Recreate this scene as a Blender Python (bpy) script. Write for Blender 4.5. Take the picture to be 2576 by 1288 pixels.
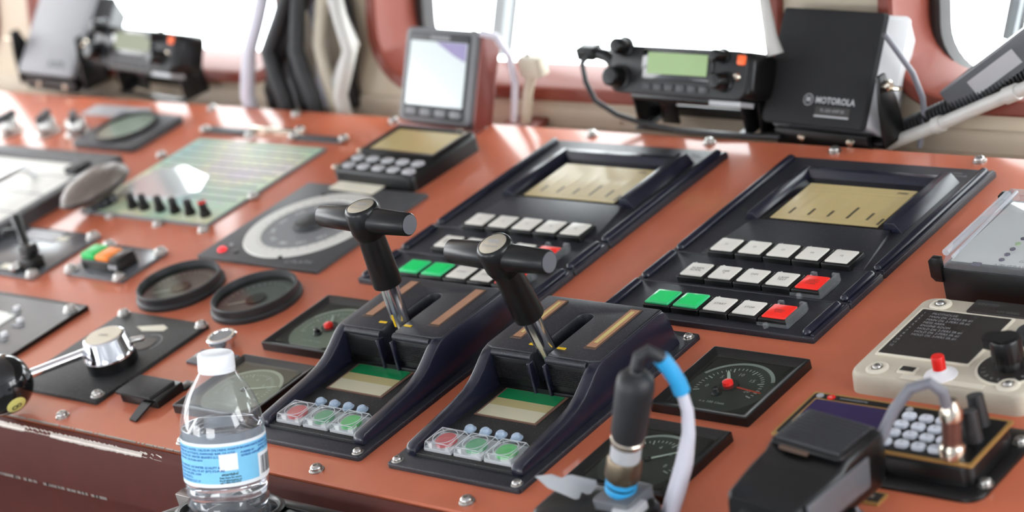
import bpy, bmesh, math, random
from mathutils import Matrix, Vector
random.seed(7)
S = 0.001                      # everything below is written in millimetres of the console top
scene = bpy.context.scene
for o in list(bpy.data.objects):
    bpy.data.objects.remove(o, do_unlink=True)
COL = scene.collection

# ------------------------------------------------------------------ camera
cam_d = bpy.data.cameras.new('camera')
cam = bpy.data.objects.new('camera', cam_d)
COL.objects.link(cam)
RX = Vector((0.75435146, 0.61068171, -0.24087699))
RY = Vector((0.08714746, -0.45683604, -0.88527179))
RZ = Vector((-0.65066059, 0.64681425, -0.39783429))
CAM = Vector((1289.80, -1078.23, 880.06))
m = Matrix((RX, -RY, -RZ)).transposed().to_4x4()
m.translation = CAM * S
cam.matrix_world = m
cam_d.sensor_width = 36.0
cam_d.lens = 5770.25 / 2576 * 36.0
cam_d.clip_start = 0.05
cam_d.dof.use_dof = True
cam_d.dof.focus_distance = 1.93
cam_d.dof.aperture_fstop = 4.0
cam_d.dof.aperture_blades = 7
scene.camera = cam

# ------------------------------------------------------------------ sky, exposure
w = bpy.data.worlds.new('overcast_sky')
scene.world = w
w.use_nodes = True
bg = w.node_tree.nodes['Background']
bg.inputs[0].default_value = (0.96, 0.985, 1.0, 1)
bg.inputs[1].default_value = 7.2
vs = scene.view_settings
vs.view_transform = 'Standard'
vs.look = 'None'
vs.gamma = 1.0
vs.use_curve_mapping = False
vs.exposure = 0.25

# ------------------------------------------------------------------ materials
def lin(c):
    return tuple(((x / 255) / 12.92 if x <= 10 else ((x / 255 + 0.055) / 1.055) ** 2.4) for x in c)
MATS = {}
def mat(name, rgb, rough=0.5, metal=0.0, var=0.0, vscale=60, bump=0.0, bscale=800, coat=0.0, emit=0.0, spec=0.5, dust=0.0):
    m = bpy.data.materials.new(name)
    m.use_nodes = True
    nt = m.node_tree
    b = nt.nodes['Principled BSDF']
    c = lin(rgb)
    b.inputs['Base Color'].default_value = (*c, 1)
    b.inputs['Roughness'].default_value = rough
    b.inputs['Metallic'].default_value = metal
    b.inputs['Specular IOR Level'].default_value = spec
    if coat:
        b.inputs['Coat Weight'].default_value = coat
        b.inputs['Coat Roughness'].default_value = 0.05
    if emit:
        b.inputs['Emission Color'].default_value = (*c, 1)
        b.inputs['Emission Strength'].default_value = emit
    if var or bump or dust:
        tc = nt.nodes.new('ShaderNodeTexCoord')
    if var:
        n = nt.nodes.new('ShaderNodeTexNoise')
        n.inputs['Scale'].default_value = vscale
        n.inputs['Detail'].default_value = 5
        nt.links.new(tc.outputs['Object'], n.inputs['Vector'])
        r = nt.nodes.new('ShaderNodeMix'); r.data_type = 'RGBA'
        r.inputs['A'].default_value = (*[max(0, x * (1 - var)) for x in c], 1)
        r.inputs['B'].default_value = (*[min(1, x * (1 + var)) for x in c], 1)
        nt.links.new(n.outputs['Fac'], r.inputs['Factor'])
        last = r.outputs['Result']
        if dust:
            n2 = nt.nodes.new('ShaderNodeTexNoise')
            n2.inputs['Scale'].default_value = 900
            n2.inputs['Detail'].default_value = 2
            nt.links.new(tc.outputs['Object'], n2.inputs['Vector'])
            cr = nt.nodes.new('ShaderNodeValToRGB')
            cr.color_ramp.elements[0].position = 0.66
            cr.color_ramp.elements[1].position = 0.74
            cr.color_ramp.elements[1].color = (dust, dust, dust, 1)
            nt.links.new(n2.outputs['Fac'], cr.inputs['Fac'])
            r2 = nt.nodes.new('ShaderNodeMix'); r2.data_type = 'RGBA'
            r2.inputs['B'].default_value = (0.5, 0.48, 0.45, 1)
            nt.links.new(last, r2.inputs['A'])
            nt.links.new(cr.outputs['Color'], r2.inputs['Factor'])
            last = r2.outputs['Result']
        nt.links.new(last, b.inputs['Base Color'])
    if bump:
        n = nt.nodes.new('ShaderNodeTexNoise')
        n.inputs['Scale'].default_value = bscale
        n.inputs['Detail'].default_value = 3
        nt.links.new(tc.outputs['Object'], n.inputs['Vector'])
        bp = nt.nodes.new('ShaderNodeBump')
        bp.inputs['Strength'].default_value = bump
        bp.inputs['Distance'].default_value = 0.0006
        nt.links.new(n.outputs['Fac'], bp.inputs['Height'])
        nt.links.new(bp.outputs['Normal'], b.inputs['Normal'])
    MATS[name] = m
    return m
def clear(name, tint=(255, 255, 255), ior=1.45, rough=0.02, milk=0.0):
    """thin clear plastic or glass: see-through with fresnel reflection"""
    m = bpy.data.materials.new(name); m.use_nodes = True
    nt = m.node_tree; nt.nodes.clear()
    out = nt.nodes.new('ShaderNodeOutputMaterial')
    t = nt.nodes.new('ShaderNodeBsdfTransparent'); t.inputs[0].default_value = (*lin(tint), 1)
    g = nt.nodes.new('ShaderNodeBsdfGlossy'); g.inputs['Roughness'].default_value = rough
    f = nt.nodes.new('ShaderNodeFresnel'); f.inputs['IOR'].default_value = ior
    mx = nt.nodes.new('ShaderNodeMixShader')
    ge = nt.nodes.new('ShaderNodeNewGeometry')
    inv = nt.nodes.new('ShaderNodeMath'); inv.operation = 'SUBTRACT'; inv.inputs[0].default_value = 1.0
    mul = nt.nodes.new('ShaderNodeMath'); mul.operation = 'MULTIPLY'
    nt.links.new(ge.outputs['Backfacing'], inv.inputs[1]); nt.links.new(inv.outputs[0], mul.inputs[0]); nt.links.new(f.outputs[0], mul.inputs[1])
    nt.links.new(mul.outputs[0], mx.inputs[0]); nt.links.new(t.outputs[0], mx.inputs[1]); nt.links.new(g.outputs[0], mx.inputs[2])
    last = mx
    if milk:
        d = nt.nodes.new('ShaderNodeBsdfDiffuse'); d.inputs[0].default_value = (0.85, 0.87, 0.9, 1)
        m2 = nt.nodes.new('ShaderNodeMixShader'); m2.inputs[0].default_value = milk
        nt.links.new(mx.outputs[0], m2.inputs[1]); nt.links.new(d.outputs[0], m2.inputs[2]); last = m2
    nt.links.new(last.outputs[0], out.inputs[0])
    MATS[name] = m
    return m
def water_mat(name):
    m = bpy.data.materials.new(name); m.use_nodes = True
    b = m.node_tree.nodes['Principled BSDF']
    b.inputs['Base Color'].default_value = (0.97, 0.99, 1, 1)
    b.inputs['Roughness'].default_value = 0.0
    b.inputs['Transmission Weight'].default_value = 1.0
    b.inputs['IOR'].default_value = 1.33
    MATS[name] = m
    return m
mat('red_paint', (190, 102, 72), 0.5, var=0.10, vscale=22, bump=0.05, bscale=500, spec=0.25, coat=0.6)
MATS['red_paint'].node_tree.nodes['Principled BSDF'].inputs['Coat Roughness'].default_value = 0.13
mat('shaded_front_paint', (80, 34, 27), 0.6, spec=0.2, var=0.18, vscale=30, bump=0.12, bscale=300)  # console paint darkened to put the front face in shade
mat('frame_paint', (126, 60, 47), 0.42, var=0.08, vscale=20, bump=0.03, bscale=300, coat=0.08, spec=0.25)
mat('worn_metal', (170, 160, 152), 0.45, metal=0.8, var=0.2, vscale=300, bump=0.2, bscale=500)
mat('beige_wall', (196, 182, 160), 0.55, var=0.06, vscale=14)
mat('beige_trim', (184, 170, 150), 0.55, var=0.06, vscale=14)
mat('ceiling_white', (226, 229, 233), 0.6)
mat('white_wall', (206, 211, 218), 0.6)
mat('navy', (28, 29, 38), 0.42, var=0.15, vscale=80, bump=0.25, bscale=1500, dust=0.35)
mat('navy_gloss', (25, 27, 42), 0.25, var=0.1, vscale=60, bump=0.05, bscale=1200)
mat('black_plastic', (15, 15, 16), 0.3, var=0.1, vscale=80, bump=0.05, bscale=1400, spec=0.4)
mat('black_matt', (22, 22, 23), 0.55, var=0.15, vscale=90, bump=0.3, bscale=1500, dust=0.3)
mat('black_gloss', (16, 16, 18), 0.12, coat=0.5)
mat('rubber', (30, 30, 32), 0.5, var=0.1, vscale=90)
mat('dark_grey', (70, 70, 72), 0.5, var=0.1, vscale=60, bump=0.2, bscale=1200)
mat('slate', (92, 94, 98), 0.24, var=0.06, vscale=60)
mat('mid_grey', (120, 120, 122), 0.5, var=0.05)
mat('light_grey', (176, 176, 178), 0.45, var=0.05)
mat('grip_cap', (98, 100, 106), 0.42, var=0.05)
mat('speaker_cloth', (30, 30, 32), 0.85, var=0.25, vscale=900, bump=0.5, bscale=1500)
mat('speaker_grey', (132, 133, 136), 0.5, var=0.1, vscale=300, bump=0.3, bscale=1500)
mat('chrome', (225, 225, 228), 0.1, metal=1.0)
mat('steel', (190, 188, 184), 0.28, metal=1.0)
mat('brushed', (232, 232, 234), 0.16, metal=1.0)
mat('champagne', (198, 190, 172), 0.42, metal=0.55)
mat('white_cap', (224, 220, 210), 0.35)
mat('white_print', (214, 214, 212), 0.6)
mat('grey_print', (150, 150, 152), 0.6)
mat('dark_print', (92, 92, 92), 0.6)
mat('ink', (26, 26, 30), 0.6)
mat('green_key', (0, 190, 96), 0.25, emit=0.25)
mat('green_rim', (60, 205, 130), 0.2)
mat('red_key', (226, 40, 30), 0.3, emit=0.25)
mat('green_soft', (66, 150, 100), 0.3)
mat('green_bright', (60, 175, 80), 0.3)
mat('red_soft', (190, 60, 62), 0.3)
mat('led_blue', (166, 184, 204), 0.3)
mat('lcd_tan', (192, 172, 122), 0.25, coat=0.15, var=0.04, vscale=30)
mat('lcd_ink', (70, 62, 44), 0.5)
mat('lcd_line', (172, 152, 108), 0.5)
mat('lcd_cream', (196, 190, 164), 0.15, coat=0.4)
mat('lcd_olive', (178, 166, 120), 0.15, coat=0.4)
mat('lcd_reflection', (24, 122, 72), 0.15, coat=0.4)
mat('lcd_rim', (110, 82, 68), 0.4)
mat('lcd_purple', (44, 32, 74), 0.2, coat=0.2)
mat('lcd_lime', (142, 168, 112), 0.2, coat=0.4, emit=0.15)
mat('lcd_dim', (128, 134, 110), 0.5, spec=0.2)
mat('lcd_pale', (206, 214, 214), 0.12, coat=0.6, emit=0.12)
mat('lcd_violet', (150, 140, 180), 0.12, coat=0.6)
mat('screen_black', (16, 15, 15), 0.12, coat=0.5)
mat('copper_strip', (176, 128, 96), 0.28, var=0.2, vscale=90, coat=0.4)
mat('copper_plain', (178, 132, 104), 0.3, var=0.15, vscale=90, coat=0.3)
mat('copper_edge', (88, 66, 54), 0.4)
mat('copper_lit', (206, 188, 120), 0.3)
mat('yellow', (232, 190, 30), 0.4)
mat('dial_black', (58, 60, 58), 0.35, var=0.1, vscale=60)
mat('dial_plate', (26, 25, 24), 0.4, var=0.1)
mat('dial_glare', (150, 152, 144), 0.3)  # left gauge dials coloured pale to imitate reflection in their glass
mat('dial_white', (206, 204, 196), 0.4)
mat('needle_red', (228, 76, 54), 0.4)
mat('needle_white', (226, 226, 222), 0.4)
mat('cap_red', (226, 36, 30), 0.3)
mat('orange', (250, 136, 40), 0.4)
mat('orange_led', (240, 98, 40), 0.4, emit=0.3)
mat('green_switch', (20, 190, 90), 0.4)
mat('red_led', (250, 40, 50), 0.3, emit=0.6)
mat('olive_brown', (112, 100, 92), 0.38, var=0.1, vscale=40)
mat('card', (226, 220, 200), 0.6)
mat('paper', (216, 214, 206), 0.5)
mat('bracket_brown', (120, 56, 48), 0.4)
mat('beige_box', (192, 183, 164), 0.5, var=0.05, vscale=40, bump=0.5, bscale=700)
mat('beige_smooth', (214, 206, 188), 0.4)
mat('label_black', (40, 36, 34), 0.4)
mat('white_knob', (226, 224, 226), 0.3)
mat('gold_rim', (168, 128, 72), 0.35, metal=0.3)
mat('key_white', (214, 218, 226), 0.35)
mat('knurl_brown', (120, 86, 76), 0.35, metal=0.7, bump=0.6, bscale=900)
mat('nickel', (206, 194, 178), 0.22, metal=1.0)
mat('bronze', (124, 110, 92), 0.36, metal=0.9)
mat('sky_blue', (48, 158, 214), 0.4)
mat('pale_cable', (214, 212, 222), 0.35)
mat('grey_cable', (112, 112, 120), 0.4)
mat('white_pipe', (196, 194, 188), 0.4, var=0.05)
mat('cream_clamp', (206, 196, 176), 0.45)
mat('ball_yellow', (232, 222, 130), 0.3)
mat('cap_white', (240, 242, 246), 0.35)
mat('label_blue', (134, 206, 242), 0.3, var=0.06, vscale=60)
mat('label_white', (244, 247, 250), 0.3)
mat('label_ink', (40, 100, 176), 0.4)
mat('latch', (150, 142, 136), 0.35, metal=0.8)
mat('tray_light', (222, 224, 218), 0.3)
mat('deck_grey', (96, 92, 88), 0.6, var=0.1, vscale=8)
mat('overhead_grey', (84, 80, 76), 0.6)
mat('rib_grey', (46, 46, 49), 0.5)
mat('gasket', (44, 40, 40), 0.6)
mat('wiper_grey', (130, 136, 140), 0.4)
clear('window_glass', (250, 252, 252), 1.45)
clear('gauge_glass', (235, 240, 236), 1.5, 0.03)
clear('clear_plastic', (246, 248, 248), 1.5, 0.04, milk=0.07)
clear('guard_plastic', (236, 238, 238), 1.5, 0.06, milk=0.4)
clear('bottle_plastic', (252, 253, 255), 1.9, 0.07, milk=0.05)
clear('lid_plastic', (240, 243, 246), 1.5, 0.03, milk=0.12)
water_mat('water')
m = mat('glare_gloss', (226, 232, 230), 0.06, coat=1.0, spec=1.0); m.node_tree.nodes['Principled BSDF'].inputs['Coat IOR'].default_value = 2.2

# table sheet under glossy film
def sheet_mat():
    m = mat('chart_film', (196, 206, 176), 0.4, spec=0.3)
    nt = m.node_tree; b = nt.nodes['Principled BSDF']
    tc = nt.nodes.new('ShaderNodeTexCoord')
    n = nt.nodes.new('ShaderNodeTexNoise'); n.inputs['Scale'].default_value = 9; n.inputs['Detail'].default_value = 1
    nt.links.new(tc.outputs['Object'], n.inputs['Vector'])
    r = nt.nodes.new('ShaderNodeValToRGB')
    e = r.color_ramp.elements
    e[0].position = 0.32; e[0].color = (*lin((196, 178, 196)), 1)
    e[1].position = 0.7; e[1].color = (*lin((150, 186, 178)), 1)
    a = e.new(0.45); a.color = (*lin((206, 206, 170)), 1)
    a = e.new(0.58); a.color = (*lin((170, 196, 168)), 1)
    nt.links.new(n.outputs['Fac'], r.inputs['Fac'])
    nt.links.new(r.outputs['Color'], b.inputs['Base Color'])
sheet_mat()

# ------------------------------------------------------------------ mesh helpers
def rrect(x0, x1, y0, y1, r, n=4):
    r = max(min(r, (x1 - x0) / 2 - 1e-4, (y1 - y0) / 2 - 1e-4), 1e-4)
    pts = []
    for cx, cy, a0 in ((x1 - r, y0 + r, -90), (x1 - r, y1 - r, 0), (x0 + r, y1 - r, 90), (x0 + r, y0 + r, 180)):
        for i in range(n + 1):
            a = math.radians(a0 + 90 * i / n)
            pts.append((cx + r * math.cos(a), cy + r * math.sin(a)))
    return pts
def circ(cx, cy, r, n=32):
    return [(cx + r * math.cos(2 * math.pi * i / n), cy + r * math.sin(2 * math.pi * i / n)) for i in range(n)]
def at(p2, z):
    return [(x, y, z) for x, y in p2]
class MB:
    def __init__(self):
        self.bm = bmesh.new()
    def loft(self, loops, cap0=True, cap1=True, M=None, closed=True):
        rows = []
        for L in loops:
            rows.append([self.bm.verts.new((M @ Vector(p)) if M else Vector(p)) for p in L])
        n = len(rows[0])
        for a, b in zip(rows, rows[1:]):
            for i in range(n if closed else n - 1):
                j = (i + 1) % n
                try: self.bm.faces.new((a[i], a[j], b[j], b[i]))
                except ValueError: pass
        if cap0: self.bm.faces.new(rows[0][::-1])
        if cap1: self.bm.faces.new(rows[-1])
        return self
    def box(self, x0, x1, y0, y1, z0, z1, M=None):
        p = [(x0, y0), (x1, y0), (x1, y1), (x0, y1)]
        return self.loft([at(p, z0), at(p, z1)], M=M)
    def rbox(self, x0, x1, y0, y1, z0, z1, r=2.0, b=0.8, n=3, M=None, dx=0.0):
        b = min(b, (z1 - z0) * 0.49)
        L = [at(rrect(x0, x1, y0, y1, r, n), z0)]
        L.append(at(rrect(x0 + dx, x1 - dx, y0 + dx, y1 - dx, r, n), z1 - b))
        if b > 0.3: L.append(at(rrect(x0 + dx + b * .3, x1 - dx - b * .3, y0 + dx + b * .3, y1 - dx - b * .3, r, n), z1 - b * .3))
        L.append(at(rrect(x0 + dx + b, x1 - dx - b, y0 + dx + b, y1 - dx - b, max(r - b, .2), n), z1))
        return self.loft(L, M=M)
    def prism(self, pts, h0, h1, axis='z', M=None):
        f = {'z': lambda a, b, h: (a, b, h), 'x': lambda a, b, h: (h, a, b), 'y': lambda a, b, h: (a, h, b)}[axis]
        return self.loft([[f(a, b, h0) for a, b in pts], [f(a, b, h1) for a, b in pts]], M=M)
    def lathe(self, prof, cx=0, cy=0, z=0, n=32, M=None, cap0=True, cap1=True):
        L = []
        for r, h in prof:
            L.append([(cx + max(r, 1e-3) * math.cos(2 * math.pi * i / n), cy + max(r, 1e-3) * math.sin(2 * math.pi * i / n), z + h) for i in range(n)])
        return self.loft(L, cap0, cap1, M=M)
    def tube(self, pts, r, n=10, M=None, round_end=False):
        P = [Vector(p) for p in pts]
        R = list(r) if isinstance(r, (list, tuple)) else [r] * len(P)
        if round_end:
            d0 = (P[0] - P[1]).normalized(); d1 = (P[-1] - P[-2]).normalized()
            a, b = P[0], P[-1]; ra, rb = R[0], R[-1]
            P = [a + d0 * ra, a + d0 * ra * .75, a + d0 * ra * .4] + P + [b + d1 * rb * .4, b + d1 * rb * .75, b + d1 * rb]
            R = [ra * .05, ra * .66, ra * .92] + R + [rb * .92, rb * .66, rb * .05]
        t = (P[1] - P[0]).normalized()
        u = t.cross(Vector((0, 0, 1)))
        if u.length < 1e-3: u = t.cross(Vector((0, 1, 0)))
        u.normalize()
        L = []
        for i, p in enumerate(P):
            a = P[i] - P[i - 1] if i else P[1] - P[0]
            b = P[i + 1] - P[i] if i < len(P) - 1 else a
            t = (a.normalized() + b.normalized()).normalized()
            u = (u - t * u.dot(t)).normalized()
            v = t.cross(u)
            L.append([p + (u * math.cos(2 * math.pi * k / n) + v * math.sin(2 * math.pi * k / n)) * R[i] for k in range(n)])
        return self.loft(L, M=M)
    def sphere(self, c, r, n=24, sx=1, sy=1, sz=1, M=None):
        k = n // 2
        prof = [(r * math.sin(math.pi * i / k), -r * math.cos(math.pi * i / k)) for i in range(k + 1)]
        T = Matrix.Translation(Vector(c)) @ Matrix.Diagonal((sx, sy, sz, 1))
        return self.lathe(prof, n=n, M=(M @ T) if M else T)
    def build(self, name, material, parent=None, loc=(0, 0, 0), rot=(0, 0, 0), bevel=0.0, smooth=True, ang=38):
        bm = self.bm
        bmesh.ops.remove_doubles(bm, verts=bm.verts, dist=1e-4)
        bmesh.ops.recalc_face_normals(bm, faces=bm.faces)
        if bevel:
            ed = [e for e in bm.edges if len(e.link_faces) == 2 and e.calc_face_angle(0) > 0.55]
            bmesh.ops.bevel(bm, geom=ed, offset=bevel, segments=2, profile=0.5, affect='EDGES', clamp_overlap=True)
        bmesh.ops.scale(bm, vec=(S, S, S), verts=bm.verts)
        me = bpy.data.meshes.new(name)
        bm.to_mesh(me); bm.free()
        me.materials.append(MATS[material])
        if smooth:
            me.shade_smooth()
            me.set_sharp_from_angle(angle=math.radians(ang))
        o = bpy.data.objects.new(name, me)
        COL.objects.link(o)
        o.location = Vector(loc) * S
        o.rotation_euler = rot
        if parent: o.parent = parent
        return o
def inst(o, parent, loc=None, rot=None):
    c = o.copy(); COL.objects.link(c); c.parent = parent
    if loc is not None: c.location = Vector(loc) * S
    if rot is not None: c.rotation_euler = rot
    return c
def copy_tree(o, parent=None):
    c = o.copy(); COL.objects.link(c)
    c.parent = parent
    for ch in list(o.children): copy_tree(ch, c)
    return c
def tag(o, label, cat, group=None, kind=None):
    o['label'] = label; o['category'] = cat
    if group: o['group'] = group
    if kind: o['kind'] = kind
    return o
def thing(name, label, cat, loc=(0, 0, 0), rot=(0, 0, 0), group=None):
    o = bpy.data.objects.new(name, None)
    o.empty_display_size = 0.01
    COL.objects.link(o)
    o.location = Vector(loc) * S; o.rotation_euler = rot
    return tag(o, label, cat, group)
def text(body, size, loc, material, parent, rot=(0, 0, 0), align='CENTER', name='lettering', sx=1.0, bold=0.0):
    cu = bpy.data.curves.new('t', 'FONT')
    cu.body = body; cu.size = size * S; cu.align_x = align; cu.align_y = 'CENTER'
    cu.space_line = 0.9; cu.offset = bold * S; cu.resolution_u = 2
    t = bpy.data.objects.new('t', cu); COL.objects.link(t)
    dg = bpy.context.evaluated_depsgraph_get(); dg.update()
    me = bpy.data.meshes.new_from_object(t.evaluated_get(dg))
    bpy.data.objects.remove(t, do_unlink=True)
    me.materials.clear(); me.materials.append(MATS[material])
    o = bpy.data.objects.new(name, me); COL.objects.link(o)
    o.location = Vector(loc) * S; o.rotation_euler = rot; o.scale = (sx, 1, 1); o.parent = parent
    return o
def frame(mb, x0, x1, y0, y1, wd, z0, z1, zi, lip=1.6):
    """square bezel: outer walls, flat lip, inner slope"""
    def L(i, z, r=1.2): return at(rrect(x0 + i, x1 - i, y0 + i, y1 - i, r, 2), z)
    return mb.loft([L(0, z0), L(0, z1 - .6), L(.6, z1), L(lip, z1), L(wd, zi), L(wd, zi - .6)], True, False)

# shared little pieces
def screw_mesh(r=5.4, h=4.2, washer=True):
    mb = MB()
    if washer: mb.lathe([(r * 1.25, 0), (r * 1.25, 1.0), (r * 1.15, 1.3), (r * .9, 1.3)], n=20, cap1=False)
    z = 1.3 if washer else 0
    mb.lathe([(r * .92, z), (r, z + h * .3), (r * .95, z + h * .62), (r * .7, z + h * .9), (r * .42, z + h), (r * .34, z + h * .98), (r * .3, z + h * .55)], n=20, cap0=False)
    return mb
SCREW = None
def screw(parent, loc, name='bolt', s=1.0):
    global SCREW
    if SCREW is None:
        o = screw_mesh().build(name, 'steel', parent, loc); SCREW = o
    else:
        o = inst(SCREW, parent, loc); o.name = name
    o.scale = (s, s, s)
    return o

TH = math.radians(16)          # the console top leans 16 degrees towards the operator
UP = Vector((0, math.sin(TH), math.cos(TH)))

# ================================================================== SETTING: wall, windows, ceiling
def Wp(x, s, n=0.0):
    return (x, 700 + s * math.sin(TH) + n * math.cos(TH), s * math.cos(TH) - n * math.sin(TH))
def struct(o): o['kind'] = 'structure'; return o
WIN = [(-1940, -1396, 14, 500), (-1290, -808, 14, 480), (-634, -70, 14, 440), (80, 640, 24, 450)]
wb = MB()
lo, hi, base = -6, 540, -160
wb.loft([[Wp(-2300, base), Wp(1500, base), Wp(1500, lo), Wp(-2300, lo)]], True, False)
wb.loft([[Wp(-2300, hi), Wp(1500, hi), Wp(1500, 1060), Wp(-2300, 1060)]], True, False)
for a, b in ((-2300, -1990), (-1371, -1320), (-790, -655), (-50, 58), (660, 1500)):
    wb.loft([[Wp(a, lo), Wp(b, lo), Wp(b, hi), Wp(a, hi)]], True, False)
for (x0, x1, s0, s1), (a, b) in zip(WIN, ((-1990, -1371), (-1320, -790), (-655, -50), (58, 660))):
    inn = rrect(x0, x1, s0, s1, 60, 8); out = rrect(a, b, lo, hi, 0.01, 8)
    wb.loft([[Wp(x, s) for x, s in out], [Wp(x, s) for x, s in inn]], False, False)
o = wb.build('wall_back', 'beige_wall', smooth=False); struct(o)
o['label'] = 'beige wheelhouse wall under and between the rounded windows'
mb = MB(); L = [[Wp(x, s, n) for s, n in ((-160, -6), (-12, -6), (-8, -3), (-8, 2), (-160, 2))] for x in (-2300, 1500)]
mb.loft(L); o = mb.build('trim_1', 'beige_trim'); struct(o); o['label'] = 'low beige skirting board along the wall behind the console'
for x in (-270, -60, 235):
    s = -22
    lm = MB(); lm.lathe([(0, 0), (3.6, 0), (3, 1.6), (0, 2.2)], n=12)
    k = lm.build('screw', 'beige_trim', o, Wp(x, s, -6), (math.pi / 2 - TH, 0, 0))
for i, (x0, x1, s0, s1) in enumerate(WIN):
    wroot = bpy.data.objects.new('window_%d' % (i + 1), None); COL.objects.link(wroot); wroot.empty_display_size = .01
    wroot['kind'] = 'structure'
    wroot['label'] = ['rounded window furthest left beyond the grey speaker', 'rounded window behind the left radio, white sky outside', 'wide rounded window behind the small screen and right radio', 'rounded window at right behind the boxy speaker'][i]
    o0 = Vector(Wp((x0 + x1) / 2, s0)); wroot.location = o0 * S
    def ring(ins, n): return [Vector(Wp(x, s, n)) - o0 for x, s in rrect(x0 + ins, x1 - ins, s0 + ins, s1 - ins, max(60 - ins, 12), 8)]
    def ring2(ins, n): return [Vector(Wp(x, s, n)) - o0 for x, s in rrect(x0 + ins, x1 - ins, s0 + 16, s1 - ins, 56, 8)]
    MB().loft([ring(-17, 1), ring(-17, -5), ring(-14, -8), ring(-3, -8), ring(0, -5), ring2(2, 62)], False, False).build('frame', 'frame_paint', wroot)
    def low(ins, n): return [Vector(Wp(x, s, n)) - o0 for x, s in rrect(x0 + ins, x1 - ins, s0 - 4 + ins, s1 - ins, 50, 8)]
    MB().loft([low(2, 62), low(8, 60), low(14, 62), low(14, 84)], False, False).build('gasket', 'gasket', wroot)
    MB().loft([low(9, 70), low(9, 74)]).build('pane', 'window_glass', wroot)
mb = MB(); mb.loft([[Wp(x, q, n) for q, n in ((138, -46), (138, -8), (760, -8), (760, -130), (240, -130))] for x in (-950, 1500)])  # added out of view to block window reflections on the console
o = mb.build('reflection_blocker', 'overhead_grey'); struct(o); o['label'] = 'grey unseen overhead block added to cut window reflections on the console'
mb = MB(); mb.box(-2300, 1800, -1900, 990, 1000, 1030)
o = mb.build('ceiling', 'ceiling_white'); struct(o); o['label'] = 'pale wheelhouse ceiling overhead'
mb = MB(); mb.box(-2300, 1800, -1930, -1900, -900, 300); mb.box(-2300, 1800, -1930, -1900, 800, 1030)
for a, b in ((-2300, -1300), (-500, 100), (900, 1800)): mb.box(a, b, -1930, -1900, 300, 800)
o = mb.build('wall_rear', 'white_wall', smooth=False); struct(o); o['label'] = 'pale wheelhouse wall with two windows behind the operator'
mb = MB(); mb.box(1800, 1830, -1930, 1000, -900, 160); mb.box(1800, 1830, -1930, 1000, 820, 1030)
mb.box(1800, 1830, -1930, -300, 160, 820)
for a in (200, 900): mb.box(1800, 1830, a, a + 90, 160, 820)
o = mb.build('wall_right', 'white_wall', smooth=False); struct(o); o['label'] = 'pale wheelhouse side wall with windows at right'
mb = MB(); mb.box(-2330, -2300, -1930, 1000, -900, 160); mb.box(-2330, -2300, -1930, 1000, 820, 1030)
for a in (-1930, -900, 100, 900): mb.box(-2330, -2300, a, a + 90, 160, 820)
o = mb.build('wall_left', 'white_wall', smooth=False); struct(o); o['label'] = 'pale wheelhouse side wall with windows at left'

mb = MB(); mb.box(-2330, 1830, -1930, 1000, -930, -900)
o = mb.build('floor', 'deck_grey'); struct(o); o['label'] = 'grey wheelhouse deck below the console'
# ================================================================== CONSOLE
con = thing('console', 'red brown painted ship control console with worn front edge', 'console', (0, 0, 0))
X0, X1 = -1900, 900
mb = MB(); mb.prism([(-36, -14), (-36, -1.2), (-34.5, 0), (626, 0), (628, -1.5), (628, -14)], X0, X1, 'x'); mb.build('top_plate', 'red_paint', con, smooth=False)
mb = MB(); mb.prism([(-37.6, -40), (-37.6, -2.4), (-39, -1.4), (-43.5, -2.2), (-46, -4), (-47.5, -7), (-60, -50), (-60, -53), (-57, -55), (-37.6, -55)], X0, X1, 'x'); mb.build('front_rail', 'shaded_front_paint', con)
mb = MB(); mb.prism([(-40, -420), (-40, -50), (600, -50), (600, -420)], X0, X1, 'x'); mb.build('front_panel', 'shaded_front_paint', con)
mb = MB(); mb.prism([(600, -60), (600, -8), (700, -30), (700, -60)], X0, X1, 'x'); mb.build('back_ledge', 'beige_trim', con)
# worn bright metal chips along the rail and plate edge
mb = MB(); rnd = random.Random(3)
for k in range(70):
    x = -560 + k * 6.2 + rnd.uniform(-2, 2); l = rnd.uniform(4, 11)
    if x + l > -300 and rnd.random() < .5: continue
    a = rnd.uniform(-.4, 1.2); c = rnd.uniform(.3, 1.4)
    mb.loft([[(x, -46.6 - a * .3, -4.6 - a), (x + l, -46.6 - c * .3, -4.6 - c), (x + l * .9, -44.4 - c * .3, -2.5), (x + l * .1, -43.6, -2.1)]], True, False)
for z0, z1, w0 in ((-392, -262, 1.3), (-470, -430, .8)):
    nn = 46; A1 = []; A2 = []
    for k in range(nn + 1):
        x = z0 + (z1 - z0) * k / nn; e = rnd.uniform(.3, 1.0) * w0 * min(1, 6 * min(k, nn - k) / nn + .15)
        A1.append((x, -47.3 - e * .28, -6.0 - e)); A2.append((x, -44.6 + e * .3, -2.75 + e * .1))
    mid = [(x, -47.15, -5.0) for x, _, _ in A1]; top = [(x, -46.2, -3.9) for x, _, _ in A1]
    mb.loft([A1, mid, top, A2], False, False, closed=False)
for k in range(60):
    x = -620 + k * 5; l = rnd.uniform(4, 8)
    if rnd.random() < .7: mb.box(x, x + l, -60.5, -59.2, -53.2, -50.5)
for k in range(60):
    x = -520 + k * 5.5; l = rnd.uniform(3, 7)
    mb.box(x, x + l, -36.3, -34.8 + rnd.uniform(0, .5), -1.4, .12)
o = mb.build('worn_edge', 'worn_metal', con); o['kind'] = 'stuff'; o['label'] = 'bare metal showing through the chipped paint'
for x in (-400, -230, -62, 107, 560): screw(con, (x, -22, 0))
for x in (-855, -705, -543, -407, -249, -95, 57, 217): screw(con, (x, 616, 0))

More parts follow.
